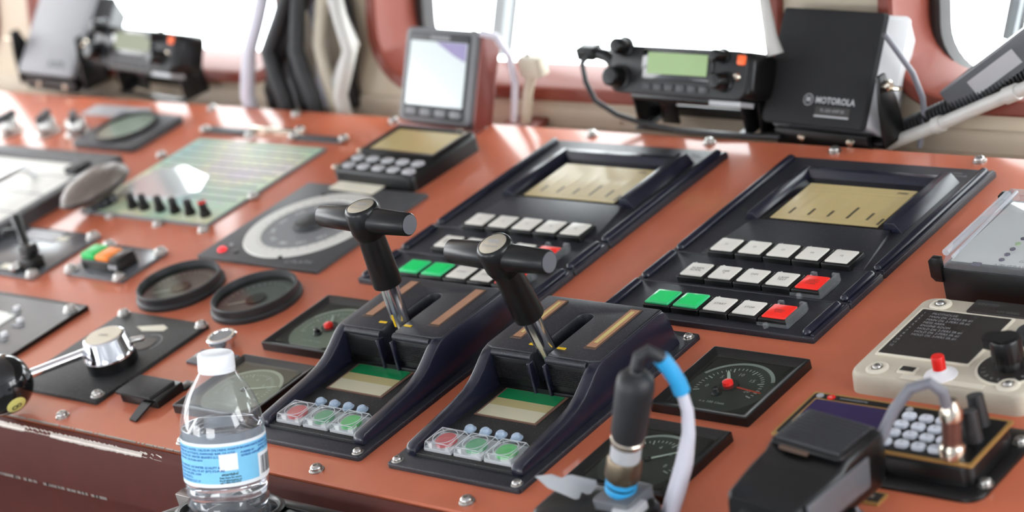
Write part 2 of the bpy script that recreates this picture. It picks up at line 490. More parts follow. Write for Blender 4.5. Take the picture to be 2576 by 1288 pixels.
# ================================================================== ENGINE DISPLAY PANELS
def display_panel(name, label, loc, W=229):
    t = thing(name, label, 'control panel', loc, group='engine display panels')
    mods = ((0, 59.4), (60.2, 115.4), (116.2, 320))
    for k, (a, b) in enumerate(mods):
        p = MB().rbox(0, W, a, b, 0, 5.6, 2, 1.0).build('module_plate', 'navy', t)
        for xx in (7.5, W - 9):
            MB().tube([(xx, a + 6.5, 6.2), (xx, b - 6.5, 6.2)], 4.6, 12, round_end=True).build('rail', 'navy_gloss', p)
        MB().rbox(W - 4.2, W - .6, a + 2, b - 2, 4, 7.2, 1.2, .8).build('edge_strip', 'navy_gloss', p)
    MB().box(1, W - 1, 58, 118, 0, 4.0).build('backing', 'black_plastic', t)
    # sloping apron between screen and first row of keys
    MB().loft([at([(33, 118), (208, 118), (196, 187), (47, 187)], 5.4), [(34, 119, 6.4), (207, 119, 6.4), (195, 186, 8.6), (48, 186, 8.6)]]).build('apron', 'navy', t, bevel=.5)
    # hood round the screen
    h = MB()
    h.prism([(36, 4), (40, 13), (47, 13.5), (51, 6.6), (51, 4)], 187, 288, 'y')
    h.prism([(187, 4), (187, 6.6), (189, 15), (199, 15.5), (207, 5), (207, 4)], 187, 292, 'y')
    h.prism([(276, 4), (276, 6.6), (283, 12.5), (291, 12), (297, 4)], 40, 196, 'x')
    h.build('screen_hood', 'navy_gloss', t, bevel=.7)
    sc = MB().rbox(49, 189, 184, 278, 4, 7.0, 2, .4).build('screen', 'screen_black', t)
    MB().box(62, 178, 192, 265, 7.0, 7.5).build('lcd', 'lcd_tan', sc)
    g = MB()
    bars = ((76, 12), (97, 13), (118, 12), (139, 22), (160, 14))
    for x, hgt in bars: g.box(x - 1.4, x + 1.4, 203, 203 + hgt, 7.5, 7.62)
    g.box(174, 176.5, 196, 208, 7.5, 7.62)
    g.build('gauge_bars', 'lcd_ink', sc)
    g = MB()
    for x, hgt in bars:
        g.box(x + 4.5, x + 5.2, 200, 248, 7.5, 7.58); g.box(x - 6.5, x - 6, 200, 248, 7.5, 7.58)
        g.box(x + 7.5, x + 8.2, 206, 246, 7.5, 7.58)
    for yy in (198, 200.5, 250, 256, 260): g.box(66, 174, yy, yy + .5, 7.5, 7.58)
    g.build('scale_lines', 'lcd_line', sc)
    text('mtu', 7, (166, 259, 7.7), 'lcd_ink', sc, bold=.15)
    MB().lathe([(0, 0), (1.6, 0), (1.4, 1.2), (0, 1.5)], 42, 119, 5.6, 10).build('lamp', 'yellow', t)
    # keys
    rows = ((126, ['w'] * 5, ['F1', 'F2', 'F3', 'F4', 'F5']),
            (77, ['w', 'w', 'w', 'w', 'r'], ['ALARM\nACKN.', 'DIM\n+', 'DIM\n-', 'LAMP\nTEST', '']),
            (24, ['g', 'g', 'w', 'w', 'r'], ['', '', 'START', 'STOP', '']))
    for yc, kinds, caps in rows:
        for i, (kd, cp) in enumerate(zip(kinds, caps)):
            xc = 59 + 30.8 * i
            hs = MB(); hs.rbox(xc - 14.6, xc + 14.6, yc - 13.4, yc + 13.2, 5.4, 11.4, 1, .9, 2)
            hs.build('key_housing', 'black_plastic', t); hs = t.children[-1]
            cm = {'w': 'white_cap', 'r': 'red_key', 'g': 'green_key'}[kd]
            if kd == 'g':
                MB().rbox(xc - 13.2, xc + 11.8, yc - 11.2, yc + 12.2, 11.2, 13.0, 1, .5, 2).build('key_rim', 'green_rim', hs)
                MB().rbox(xc - 10.4, xc + 9.4, yc - 8.4, yc + 9.6, 12.9, 13.5, 1, .4, 2).build('key_cap', cm, hs)
            else:
                MB().rbox(xc - 12.2, xc + 11, yc - 10.4, yc + 11.4, 11.2, 12.6, .8, .4, 2).build('key_cap', cm, hs)
                MB().lathe([(0, 0), (1.3, 0), (1.2, .8), (0, 1)], xc - 9.5, yc + 12, 11.4, 8).build('key_lamp', 'guard_plastic', hs)
            if cp: text(cp, 4.2 if '\n' in cp or len(cp) > 3 else 3.8, (xc - .6, yc + .4, 12.75), 'dark_print', hs)
            if kd == 'r':
                text('EMERG.\nSTOP' if yc < 50 else 'SAFETY\nSYSTEM\nOVERR.', 3.4, (xc - .6, yc + .4, 12.75), 'copper_edge', hs)
                g = MB()
                g.box(xc + 14.8, xc + 17.2, yc - 14, yc + 15, 6, 14.4)
                g.box(xc - 15, xc + 17, yc - 15.6, yc - 14, 6, 8.6)
                g.rbox(xc - 12, xc - 6.5, yc + 15, yc + 18, 7, 13, .6, .4); g.rbox(xc + 10, xc + 17, yc + 15, yc + 18, 7, 14, .6, .4)
                g.lathe([(0, 0), (2.6, 0), (2.6, 3.4), (1.8, 4.4), (0, 4.6)], xc - 4, yc - 17.4, 6, 12)
                g.build('key_guard', 'clear_plastic', hs)
    text('mtu\nElektronik', 6, (W - 34, 307, 5.75), 'grey_print', t, align='CENTER')
    return t
dp1 = display_panel('engine_display_panel', 'dark navy engine display panel at right, nearest the clear-lidded box', (20.5, 269, 0))
dp2 = copy_tree(dp1)
dp2.location = Vector((-281, 269, 0)) * S
dp2['label'] = 'dark navy engine display panel behind the left throttle, nearest the handheld unit'

# ================================================================== THROTTLES
def throttle(name, label, loc, tilt, lit, lbl_badge):
    t = thing(name, label, 'throttle', loc, group='engine throttle units')
    MB().rbox(0, 144, 0, 255, 0, 4.4, 3, 1).build('base_plate', 'navy', t)
    for x, y in ((7, 7), (137, 7), (137, 247), (7, 247)): screw(t, (x, y, 3.6), s=.78)
    prof = [(16, 3), (16, 8), (17.5, 11.5), (21, 14), (50, 16.5), (80, 19), (95, 21.5), (106, 25.5), (116, 31.5), (124, 37), (131, 41), (139, 43), (218, 43), (224, 42), (228, 38), (237, 3)]
    for x0, x1 in ((9, 20.5), (123.5, 136)):
        MB().prism(prof, x0, x1, 'x').build('side_wall', 'navy_gloss', t, bevel=2.2)
    # deck with the lever slot
    arc = [(72 + 8 * math.cos(math.radians(a)), 196 + 8 * math.sin(math.radians(a))) for a in range(180, -1, -20)]
    pts = [(10, 136), (20, 133), (64, 133)] + arc + [(80, 133), (124, 133), (135, 136), (135, 225), (10, 225)]
    MB().prism(pts, 8, 43.6, 'z').build('deck', 'navy', t, bevel=2.0)
    b = MB(); b.prism([(222, 4), (222, 42), (226, 40.5), (236, 4)], 20, 124, 'x'); b.build('back_wall', 'navy_gloss', t)
    MB().box(62, 82, 126, 206, 4, 13).build('slot_floor', 'black_plastic', t)
    for x0, x1 in ((20.4, 64), (80, 123.6)):
        fr = MB().rbox(x0, x1, 129.5, 134, 10, 37, 1, .5).build('grille', 'black_plastic', t)
        gd = MB()
        for i in range(int((x1 - x0 - 3) / 1.75)):
            for j in range(9):
                gx, gz = x0 + 2 + i * 1.75, 17 + j * 1.9
                gd.loft([[(gx - .6, 129.6, gz - .6), (gx + .6, 129.6, gz - .6), (gx + .6, 129.6, gz + .6), (gx - .6, 129.6, gz + .6)],
                         [(gx - .35, 128.8, gz - .35), (gx + .35, 128.8, gz - .35), (gx + .35, 128.8, gz + .35), (gx - .35, 128.8, gz + .35)]], False, True)
        q = gd.build('grille_studs', 'rubber', fr, smooth=False); q['kind'] = 'stuff'
        MB().tube([(x0, 132, 39), (x1, 132, 39)], 3.4, 10).build('roll_edge', 'navy', t)
    for xx in (63.4, 80.6):
        MB().rbox(xx - 1.6, xx + 1.6, 124.5, 133, 6, 37, 1.2, 1).build('slot_cheek', 'navy_gloss', t)
    MB().box(20, 124, 127, 131, 4, 11).build('step', 'black_plastic', t, bevel=1.5)
    MB().rbox(19, 125, 17, 128, 3, 7.4, 1, .6).build('fascia', 'black_matt', t)
    lc = MB().box(29.5, 98, 82, 127, 7, 8).build('screen', 'lcd_rim', t)
    MB().box(32, 95, 84, 100, 8, 8.4).build('screen_field', 'lcd_cream', lc)
    MB().box(32, 95, 100, 111, 8, 8.4).build('screen_field', 'lcd_olive', lc)
    MB().box(32, 95, 111, 126, 8, 8.4).build('screen_reflection', 'lcd_reflection', lc)  # greenish reflection painted across the top of the screen
    for i, cm in enumerate(('red_soft', 'green_soft', 'green_bright')):
        xc, yc = 39 + 33 * i, 36
        h = MB().rbox(xc - 15, xc + 15, yc - 13.5, yc + 13.5, 7, 9.5, 1, .4).build('push_key', 'light_grey', t)
        MB().lathe([(0, 0), (9.4, 0), (9.4, 3), (8.4, 4), (0, 4.2)], xc, yc, 9.4, 20).build('key_cap', cm, h)
        MB().rbox(xc - 14.4, xc + 14.4, yc - 13, yc + 13, 9.4, 15, 1, 1.2, 2, dx=1.6).build('key_cover', 'clear_plastic', h)
        ed = MB(); A_ = [(xc - 14.2, yc - 12.8), (xc + 14.2, yc - 12.8), (xc + 14.2, yc + 12.8), (xc - 14.2, yc + 12.8)]; B_ = [(xc + (px - xc) * .89, yc + (py - yc) * .88) for px, py in A_]
        for q in range(4):
            ed.tube([(*B_[q], 15), (*B_[(q + 1) % 4], 15)], .4, 6); ed.tube([(*A_[q], 9.6), (*B_[q], 15)], .35, 6); ed.tube([(*A_[q], 9.8), (*A_[(q + 1) % 4], 9.8)], .35, 6)
        ed.build('cover_edges', 'guard_plastic', h)
        rr = MB(); rr.loft([at(circ(xc, yc, 11, 24), 14.9), at(circ(xc, yc, 11, 24), 15.3), at(circ(xc, yc, 10.2, 24), 15.3), at(circ(xc, yc, 10.2, 24), 14.9)], False, False)
        rr.build('cover_ring', 'guard_plastic', h)
    for i in range(4):
        MB().lathe([(5.6, 0), (5.6, 1.2), (4.4, 1.4), (4.2, 3.2), (3, 4.6), (0, 5)], 44 + 17 * i, 60, 7.2, 16).build('indicator', 'led_blue', t)
    for x0, x1, mm in ((26, 38, lit[0]), (106, 119, lit[1])):
        st = MB().rbox(x0, x1, 150, 219, 42, 44.0, .6, .2).build('scale_window', 'copper_edge', t)
        MB().box(x0 + 1.6, x1 - 1.6, 153, 217, 43.8, 44.2).build('scale_strip', mm, st)
        if mm == 'copper_strip':
            MB().box(x0 + 4.4, x1 - 4.8, 160, 214, 44.1, 44.35).build('scale_line', 'copper_lit', st)
    for x0 in (52.5, 83): MB().box(x0, x0 + 8.5, 143.5, 146, 43, 44.2).build('idle_mark', 'yellow', t)
    # lever: local z runs along the shaft from the pivot
    lv = bpy.data.objects.new('lever', None); COL.objects.link(lv); lv.empty_display_size = .01; lv.parent = t
    lv.location = Vector((72, 155.5, -10)) * S; lv.rotation_euler = (tilt, 0, 0)
    MB().lathe([(8.2, 18), (8.2, 112)], n=28).build('shaft', 'brushed', lv)
    MB().lathe([(8.3, 92), (13, 92), (13.2, 94), (12, 138), (12, 150)], n=28).build('sleeve', 'black_plastic', lv)
    g = MB(); MX = Matrix.Translation((0, 0, 157)) @ Matrix.Rotation(math.pi / 2, 4, 'Y')
    g.lathe([(0, -53), (9.2, -53), (10, -52), (11.6, -12), (11.6, 12), (10, 52), (9.2, 53), (0, 53)], n=28, M=MX)
    g.lathe([(10.5, 138), (13.2, 142), (15.2, 148), (15.6, 160), (15.2, 168), (14, 170.4), (12.6, 171.2), (12.2, 170.4)], n=32)
    g.build('grip', 'black_plastic', lv, ang=50)
    for sx in (-1, 1):
        c = MB(); c.lathe([(0, 0), (8.6, 0), (8.6, .5), (0, .7)], n=24, M=Matrix.Translation((sx * 53, 0, 157)) @ Matrix.Rotation(sx * math.pi / 2, 4, 'Y'))
        c.build('end_cap', 'grip_cap', lv)
    bd = MB().lathe([(0, 0), (12.1, 0), (12.1, .6), (11.6, .9), (0, 1)], 0, 0, 170.2, 28).build('badge', 'champagne', lv)
    text('mtu', 7.5, (0, 3, 171.35), 'light_grey', lv, bold=.2)
    text('Elektronik', 4, (0, -3.4, 171.35), 'light_grey', lv)
    if lbl_badge: MB().box(-.6, 1.2, -8.6, -8.15, 52, 64).build('shaft_mark', 'yellow', lv)
    return t
throttle('throttle_unit', 'navy throttle unit in the middle, its T-handle lever leaning furthest forward', (0, 0, 0), math.radians(13.8), ('copper_strip', 'copper_strip'), False)
throttle('throttle_unit', 'navy throttle unit beside the water bottle, its T-handle lever nearly upright', (-176, 0, 0), math.radians(3.6), ('copper_plain', 'copper_plain'), True)

# ================================================================== SQUARE GAUGES
def gauge(label, loc, ang, hub, nums, face, dial):
    t = thing('square_gauge', label, 'gauge', loc, group='square black gauges')
    b = MB(); frame(b, 0, 96, 0, 96, 10, 0, 8.4, 4.4); b.build('bezel', 'black_plastic', t)
    MB().box(8, 88, 8, 88, 1, 4.0).build('dial_plate', 'dial_plate', t)
    d = MB(); d.lathe([(0, 0), (39, 0), (39, .3), (0, .3)], 48, 44, 4.0, 48); d.build('dial', dial, t); d = t.children[-1]
    rg = MB(); L = [[(48 + r * math.cos(a), 44 + r * math.sin(a), 4.5) for a in [math.radians(25 + 130 * k / 20) for k in range(21)]] for r in (35.5, 38.8)]
    rg.loft(L, False, False, closed=False); rg.build('dial_rim', face, d)
    tk = MB()
    for k in range(31):
        a = math.radians(200 - 220 * k / 30); big = k % 6 == 0
        r0, r1 = (24.5, 30) if big else (27, 30)
        M = Matrix.Translation((48, 44, 4.4)) @ Matrix.Rotation(a, 4, 'Z')
        tk.box(r0, r1, -.35 if not big else -.55, .35 if not big else .55, 0, .12, M=M)
    tk.build('tick_marks', 'white_print', d)
    for k, n in enumerate(nums):
        a = math.radians(200 - 220 * (k + .3) / (len(nums) - .4))
        text(n, 6, (48 + 20 * math.cos(a), 44 + 20 * math.sin(a), 4.6), 'white_print', d)
    text('n x 100 1/min', 4.4, (48, 20, 4.6), 'white_print', d)
    M = Matrix.Translation((48, 46, 5.0)) @ Matrix.Rotation(math.radians(ang), 4, 'Z')
    nd = MB(); nd.prism([(0, -1), (34, -.6), (34, .6), (0, 1)], 0, .5, 'z', M=M); nd.build('needle', 'needle_red' if hub else 'needle_white', d)
    if hub:
        MB().lathe([(0, 0), (8.6, 0), (8.4, 1.4), (0, 1.6)], 48, 46, 4.6, 24).build('hub', 'black_gloss', d)
        MB().lathe([(0, 0), (4.6, 0), (4.4, 3), (3.2, 3.8), (0, 4)], 47, 46, 6, 20).build('hub_cap', 'cap_red', d)
        MB().lathe([(4.8, 0), (4.6, 1), (3, 2), (2.9, 5), (2, 6), (0, 6.2)], 44, 33, 4.4, 16).build('adjuster', 'black_gloss', d)
        M = Matrix.Translation((48, 46, 4.8)) @ Matrix.Rotation(math.radians(125), 4, 'Z')
        p2 = MB(); p2.prism([(7, -1.6), (22, -1.2), (26, 0), (22, 1.2), (7, 1.6)], 0, .6, 'z', M=M); p2.build('setpoint', 'needle_white', d)
    else:
        MB().lathe([(3.4, 0), (3.2, 1.2), (1.8, 1.8), (0, 2)], 48, 46, 4.6, 16).build('hub', 'black_gloss', d)
    MB().box(9.5, 86.5, 9.5, 86.5, 6.0, 6.4).build('glass', 'gauge_glass', t)
    return t
gauge('square black gauge with red hub beside the beige intercom box', (174, 138, 0), -8, True, ['0', '5', '10', '15', '20'], 'light_grey', 'dial_black')
gauge('square black gauge with white needle behind the blue-ringed plug', (174, 22, 0), 38, False, ['0', '2', '4', '6', '8'], 'light_grey', 'dial_black')
gauge('square black gauge with red hub, its dial coloured pale as if reflecting, left of the left throttle', (-283, 134, 0), 0, True, ['0', '5', '10', '15', '20'], 'dial_white', 'dial_glare')
gauge('square black gauge with white needle just behind the water bottle', (-283, 16, 0), 22, False, ['0', '2', '4', '6', '8'], 'dial_white', 'dial_glare')

# ================================================================== RUDDER DIAL PLATE
t = thing('rudder_indicator', 'dark grey square plate with round white compass dial and red lamp', 'indicator', (-434, 363, 0))
MB().rbox(-90, 90, -88, 88, 0, 4, 2, .8).build('plate', 'dark_grey', t)
MB().loft([at(circ(0, -2, 74, 56), 4), at(circ(0, -2, 73, 56), 5.4), at(circ(0, -2, 55, 56), 5.4), at(circ(0, -2, 54, 56), 4)], False, False).build('dial_ring', 'dial_white', t)
MB().lathe([(0, 0), (54, 0), (54, .4), (0, .4)], 0, -2, 4.2, 48).build('dial', 'mid_grey', t)
tk = MB()
for k in range(36):
    M = Matrix.Translation((0, -2, 5.4)) @ Matrix.Rotation(math.radians(10 * k), 4, 'Z'); tk.box(56, 60, -.5, .5, 0, .15, M=M)
tk.build('tick_marks', 'grey_print', t)
for k, n in enumerate(('0', '30', '60', '90', '120', '150', '180', '210', '240', '270', '300', '330')):
    a = math.radians(90 - 30 * k); text(n, 8, (42 * math.cos(a), -2 + 42 * math.sin(a), 4.8), 'white_print', t, (0, 0, a - math.pi / 2))
kn = MB().lathe([(19, 0), (18.5, 3), (17, 6), (15.4, 6.6), (0, 6.8)], 0, -2, 4.4, 32).build('knob', 'rubber', t)
MB().lathe([(0, 0), (5.2, 0), (5, 1.6), (3.4, 3.4), (0, 4)], -66, -72, 4, 18).build('red_lamp', 'red_led', t)
MB().lathe([(0, 0), (2.4, 0), (2, 1.8), (0, 2.2)], -64, -60, 4, 12).build('small_lamp', 'guard_plastic', t)
for x, y in ((-44, -72), (22, -72), (-44, 64)): MB().lathe([(0, 0), (2.8, 0), (2.6, 1.4), (0, 1.6)], x, y, 4, 12).build('plate_screw', 'black_plastic', t)
text('C.PLATH', 9, (52, -76, 4.15), 'grey_print', t, rot=(0, 0, 0.12)); text('. . . .', 9, (56, 76, 4.15), 'grey_print', t)

# ================================================================== ROUND GAUGES
def ring_gauge(label, x, y):
    t = thing('round_gauge', label, 'gauge', (x, y, 0), group='round black rimmed gauges')
    MB().loft([at(circ(0, 0, r, 48), z) for r, z in ((47, 0), (47, 4), (45.6, 5.6), (44.6, 6), (44.6, 12.4), (43.8, 13.4), (42, 13.4), (40, 5), (40, 4))], False, False).build('rim', 'rubber', t)
    d = MB().lathe([(0, 0), (41, 0), (41, 3), (0, 3)], n=48).build('dial', 'mid_grey', t)
    tk = MB()
    for k in range(25):
        M = Matrix.Translation((0, 0, 3.05)) @ Matrix.Rotation(math.radians(-30 + 10 * k), 4, 'Z'); tk.box(32, 36, -.4, .4, 0, .15, M=M)
    tk.build('tick_marks', 'white_print', d)
    MB().prism([(0, -1), (30, -.6), (30, .6), (0, 1)], 3.2, 3.8, 'z', M=Matrix.Rotation(math.radians(215), 4, 'Z')).build('needle', 'needle_white', d)
    MB().lathe([(11, 0), (10.6, 2), (0, 2.4)], 0, 0, 3.1, 24).build('hub', 'black_plastic', d)
    MB().lathe([(0, 0), (40.5, 0), (40.5, .4), (0, .4)], 0, 0, 7.5, 48).build('glass', 'gauge_glass', t)
    return t
ring_gauge('round black-rimmed gauge nearest the green and orange switch', -482, 212)
ring_gauge('round black-rimmed gauge nearer the lever units, in front of the white dial', -368, 211)

# ================================================================== EIGHT BALL LEVER
t = thing('steering_lever', 'black plate with chrome hub lever ending in a black eight ball', 'lever', (-444, 80, 0))
MB().rbox(-64, 64, -76, 76, 0, 4, 2, .8).build('plate', 'black_matt', t)
for x, y in ((-58, 70), (58, 71), (56, -66), (-58, -66)): screw(t, (x, y, 3.6))
hub = MB().lathe([(25, 4), (25, 15)], 20, -14, 0, 36).build('hub_base', 'black_plastic', t)
h2 = MB().lathe([(24, 14), (25.4, 14.6), (25.4, 17), (24, 19), (21, 33.5), (20, 34.8), (18.8, 35.2), (18.4, 34.8), (0, 34.8)], 20, -14, 0, 40).build('hub', 'chrome', t)
MB().lathe([(0, 0), (18, 0), (18, .5), (0, .5)], 20, -14, 34.8, 36).build('hub_disc', 'champagne', h2)
text('STEER', 4.6, (20, -14, 35.6), 'dark_print', h2, (0, 0, .15))
BALL = Vector((-17, -113, 32)); HB = Vector((8, -26, 23))
rod = MB().tube([HB, HB.lerp(BALL, .4), BALL], 4.6, 14).build('rod', 'chrome', t)
MB().tube([(36, 4, 22), (44, 10, 22)], 3, 10, round_end=True).build('lock_screw', 'steel', t)
ball = MB().sphere(BALL, 29, 36).build('ball', 'black_gloss', t)
nrm = (RX * .58 + RY * .66 - RZ * .48).normalized()
q = nrm.to_track_quat('Z', 'Y').to_matrix().to_4x4()
cap = MB(); cap.lathe([(0, 29.25), (4, 28.95), (7, 28.35), (9.6, 27.6), (9.6, 27)], n=28, M=Matrix.Translation(BALL) @ q); cap.build('number_disc', 'ball_yellow', ball)
n8 = MB()
MT = Matrix.Translation(BALL) @ q @ Matrix.Rotation(math.radians(-75), 4, 'Z')
for cy, r in ((2.1, 2.5), (-2.5, 2.9)):
    n8.loft([[(rr * math.cos(2 * math.pi * k / 18), cy + rr * math.sin(2 * math.pi * k / 18), 29.45) for k in range(18)] for rr in (r, r - 1.1)], False, False, M=MT)
n8.build('numeral', 'ink', ball)
st = MB().prism([(-18, 52), (12, 62), (22, 58), (22, 52), (-4, 46)], 4, 4.4).build('sticker', 'card', t)
st = None
cr = MB(); L = [[(22 + r * math.cos(a), 28 + r * math.sin(a), 4.1) for a in [math.radians(-30 + 150 * k / 16) for k in range(17)]] for r in (17, 15.6)]
cr.loft(L, False, False, closed=False); cr.build('scale_arc', 'mid_grey', t)
MB().lathe([(0, 0), (12, 0), (12, .5), (0, .5)], 22, 26, 4, 20).build('scale_pad', 'black_plastic', t)

# chrome push button, clip, thin plate
t = thing('push_button', 'small round chrome push button behind the bottle cap', 'button', (-330, 128, 0))
MB().lathe([(10, 0), (10, 6), (14.6, 8), (15, 12), (13.6, 13.4), (11.4, 13.4), (11, 12.4)], n=32, cap1=False).build('collar', 'chrome', t)
MB().lathe([(0, 0), (11.2, 0), (10.8, .8), (0, 1)], 0, 0, 11.8, 28).build('cap', 'mid_grey', t)
t = thing('cable_clip', 'flat black plastic latch lying open left of the bottle', 'latch', (-332, 34, 0))
MB().rbox(-26, 26, -17, 18, 0, 9, 1.5, 1).build('body', 'black_plastic', t)
MB().rbox(-29, 20, -19, 14, 9, 11.5, 1, .6).build('lid', 'black_matt', t)
MB().rbox(16, 28, 16, 30, 0, 2.4, 1, .4).build('tab', 'black_plastic', t)
MB().loft([[(x, y, z) for x in ()] or [(10, -17, 6), (22, -17, 6), (22, -17, 8), (10, -17, 8)], [(12, -30, 4), (24, -30, 4), (24, -30, 6), (12, -30, 6)], [(13, -42, .3), (23, -43, .3), (23, -43, 1.8), (13, -42, 1.8)]]).build('hook', 'black_plastic', t)
o = MB().rbox(-26, 26, -12, 12, 0, 2.4, 1, .4).build('name_plate', 'slate', None, (-322, 104, 0)); tag(o, 'thin grey metal plate flat on the console behind the bottle cap', 'plate')

# ================================================================== GREEN / ORANGE SWITCH
t = thing('rocker_switch', 'grey plate carrying a black switch with green and orange tops', 'switch', (-620, 243, 0))
MB().rbox(-48, 48, -34, 34, 0, 3.4, 2, .6).build('plate', 'slate', t)
for x, y in ((-43, -28), (40, -30), (42, 29), (-43, 29)): screw(t, (x, y, 3.2), s=1.15)
bx = MB().rbox(-30, 32, -22, 6, 3.2, 15, 2, 1.6).build('body', 'black_plastic', t)
MB().rbox(-30, -7, -20, 4, 14.5, 21, 3, 2).build('green_cap', 'green_switch', bx)
MB().rbox(-7, 16, -20, 4, 14.5, 20, 3, 2).build('orange_cap', 'orange', bx)
MB().rbox(17, 32, -20, 5, 14, 19, 2, 1).build('end_block', 'black_plastic', bx)
for x in (20, 27): MB().lathe([(0, 0), (3, 0), (3, 2), (0, 2.6)], n=14, M=Matrix.Translation((x, -21, 10)) @ Matrix.Rotation(math.pi / 2, 4, 'X')).build('lamp', 'light_grey', bx)

# ================================================================== JOYSTICK PLATE
t = thing('joystick', 'grey plate with thin black joystick at the left edge', 'joystick', (-765, 240, 0))
MB().rbox(-70, 65, -50, 52, 0, 3, 2, .6).build('plate', 'slate', t)
screw(t, (58, -44, 2.8), s=1.2); screw(t, (58, 46, 2.8), s=1.2)
MB().rbox(-50, 10, 26, 46, 3, 4, 1, .3).build('strip', 'light_grey', t)
MB().box(10, 26, 30, 38, 3, 3.6).build('sticker', 'card', t); MB().box(-6, 14, -40, -30, 3, 3.6).build('sticker', 'card', t)
MB().rbox(32, 54, -40, -20, 3, 16, 2, 1.4).build('base', 'black_plastic', t)
MB().rbox(26, 42, -30, -14, 14, 26, 2, 1.4).build('gate', 'black_plastic', t)
MB().tube([(36, -26, 14), (22, -16, 24), (6, -6, 33), (-6, 2, 42)], [5.5, 5.4, 5.4, 6.5], 12, round_end=True).build('stick', 'black_plastic', t)
MB().tube([(6, -6, 32), (-8, -16, 34)], 4.4, 10, round_end=True).build('trigger', 'black_plastic', t)
MB().tube([(30, -36, 8), (28, -44, 8)], 5, 10, round_end=True).build('nut', 'steel', t)

# ================================================================== LOWER LEFT DISPLAY
t = thing('rate_display', 'dark grey flat display unit at the left edge beside the eight-ball lever', 'display', (-660, 62, 0))
b = MB(); frame(b, -130, 97, -100, 92, 4, 0, 5, 4.4); b.build('bezel', 'black_plastic', t)
MB().box(-127, 94, -97, 89, 1, 4.2).build('face', 'slate', t)
screw(t, (83, 79, 4), s=1.1)
s = MB().box(-110, 22, -40, 56, 4.2, 5.2).build('screen', 'tray_light', t)
for x, y in ((40, 46), (48, 18), (10, 66)):
    MB().lathe([(4, 0), (3.6, 3), (0, 4)], x, y, 4.2, 12).build('lamp', 'white_knob', t)
    MB().rbox(x - 2, x + 14, y - 12, y - 6, 4.2, 5.4, 1, .4).build('lamp_strip', 'mid_grey', t)

# ================================================================== CHART SHEET WITH KNOBS
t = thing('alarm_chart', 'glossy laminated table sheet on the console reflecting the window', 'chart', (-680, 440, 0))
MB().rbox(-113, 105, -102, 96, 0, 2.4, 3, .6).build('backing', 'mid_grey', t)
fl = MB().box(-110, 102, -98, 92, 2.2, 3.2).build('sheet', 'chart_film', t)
gl = MB(); gl.loft([at([(-62, -68), (-8, -58), (22, -30), (2, 4), (-52, 18), (-84, 0), (-88, -46)], 3.25), [(x, y, 3.6 + (22 - x) * .055) for x, y in [(-60, -66), (-9, -56), (20, -30), (1, 2), (-51, 16), (-82, -1), (-86, -45)]]])  # pale glossy patch added and tilted to make the window glare
gl.build('glare_patch', 'glare_gloss', fl, smooth=False)
g = MB()
for k in range(9):
    yy = 84 - k * 16
    g.box(-100, 96, yy - 1.6, yy + 1.6, 3.2, 3.3)
g.build('ruled_lines', 'mid_grey', fl)
g = MB(); rnd = random.Random(5)
for k in range(9):
    x = -94
    while x < 86:
        l = rnd.uniform(7, 20); g.box(x, x + l, 84 - k * 16 - 10, 84 - k * 16 - 6, 3.2, 3.3); x += l + rnd.uniform(4, 10)
g.build('printed_rows', 'light_grey', fl)
for k, x in enumerate((-718, -698, -671, -646, -621, -596)):
    b = MB().lathe([(6.4, 0), (6.4, 5), (5, 6), (4.6, 16), (3.6, 18), (0, 18.4)], x + 680, -82, 3.2, 16).build('knob', 'black_plastic', t)
    if k == 5: MB().lathe([(4.7, 0), (4.7, 2), (0, 2.4)], x + 680, -82, 19, 12).build('knob_tip', 'cap_red', b)
for x, y in ((-807, 484), (-573, 331), (-649, 332), (-737, 337), (-573, 410)): screw(t, (x + 680, y - 440, 0 if y < 340 else 2))
t = thing('hinge_bar', 'dark metal hinge strip along the back of the laminated sheet', 'bar', (-690, 558, 0))
MB().rbox(-118, -40, -5, 7, 0, 4, 1, .5).build('strip', 'dark_grey', t); MB().rbox(42, 122, -7, 4, 0, 4, 1, .5).build('strip', 'dark_grey', t)
MB().rbox(-40, 44, 4, 10, 0, 7, 1, .5).build('rod', 'nickel', t)
for x, y in ((-112, -4), (-27, -10), (38, 12), (42, -4), (122, -1)): screw(t, (x, y, 3.6))

# ================================================================== OVAL BROWN UNIT
t = thing('mooring_handset', 'brown oval domed unit on a foot beside the laminated sheet', 'handset', (-775, 358, 0), (0, 0, math.radians(6)))
MB().lathe([(22, 0), (20, 3), (17, 12)], n=28).build('foot', 'black_plastic', t)
b = MB(); T = Matrix.Translation((-8, 6, 10)) @ Matrix.Diagonal((.62, 1.18, 1, 1))
b.lathe([(26, 0), (40, 5), (44, 11), (42, 17), (34, 24), (20, 29), (0, 31)], n=36, M=T); b.build('shell', 'olive_brown', t)
b = MB(); b.loft([[(Vector((x, y, 0)) if 0 else T @ Vector((r * math.cos(2 * math.pi * k / 36), r * math.sin(2 * math.pi * k / 36), z))) for k in range(36)] for r, z in ((43.4, 8.6), (45.2, 10.2), (43.6, 12))], False, False); b.build('seam', 'rubber', t)

# ================================================================== PRINTER TRAY AT LEFT
t = thing('chart_recorder', 'dark framed recorder with white paper and chrome handle at the left edge', 'recorder', (-960, 360, 0))
b = MB(); frame(b, -200, 122, -190, 92, 24, 0, 16, 13, 18); b.build('case', 'dark_grey', t)
MB().box(-176, 98, -166, 68, 2, 12).build('paper', 'paper', t)
g = MB()
for k in range(5): g.box(-176, 98, -150 + k * 46, -148.4 + k * 46, 12, 12.3)
g.build('paper_lines', 'mid_grey', t)
MB().tube([(28, -150, 13), (28, -140, 30), (30, -60, 31), (32, 14, 30), (34, 26, 13)], 4, 10).build('handle', 'chrome', t)
MB().rbox(74, 96, 40, 66, 13, 20, 2, 1).build('corner_block', 'rubber', t)

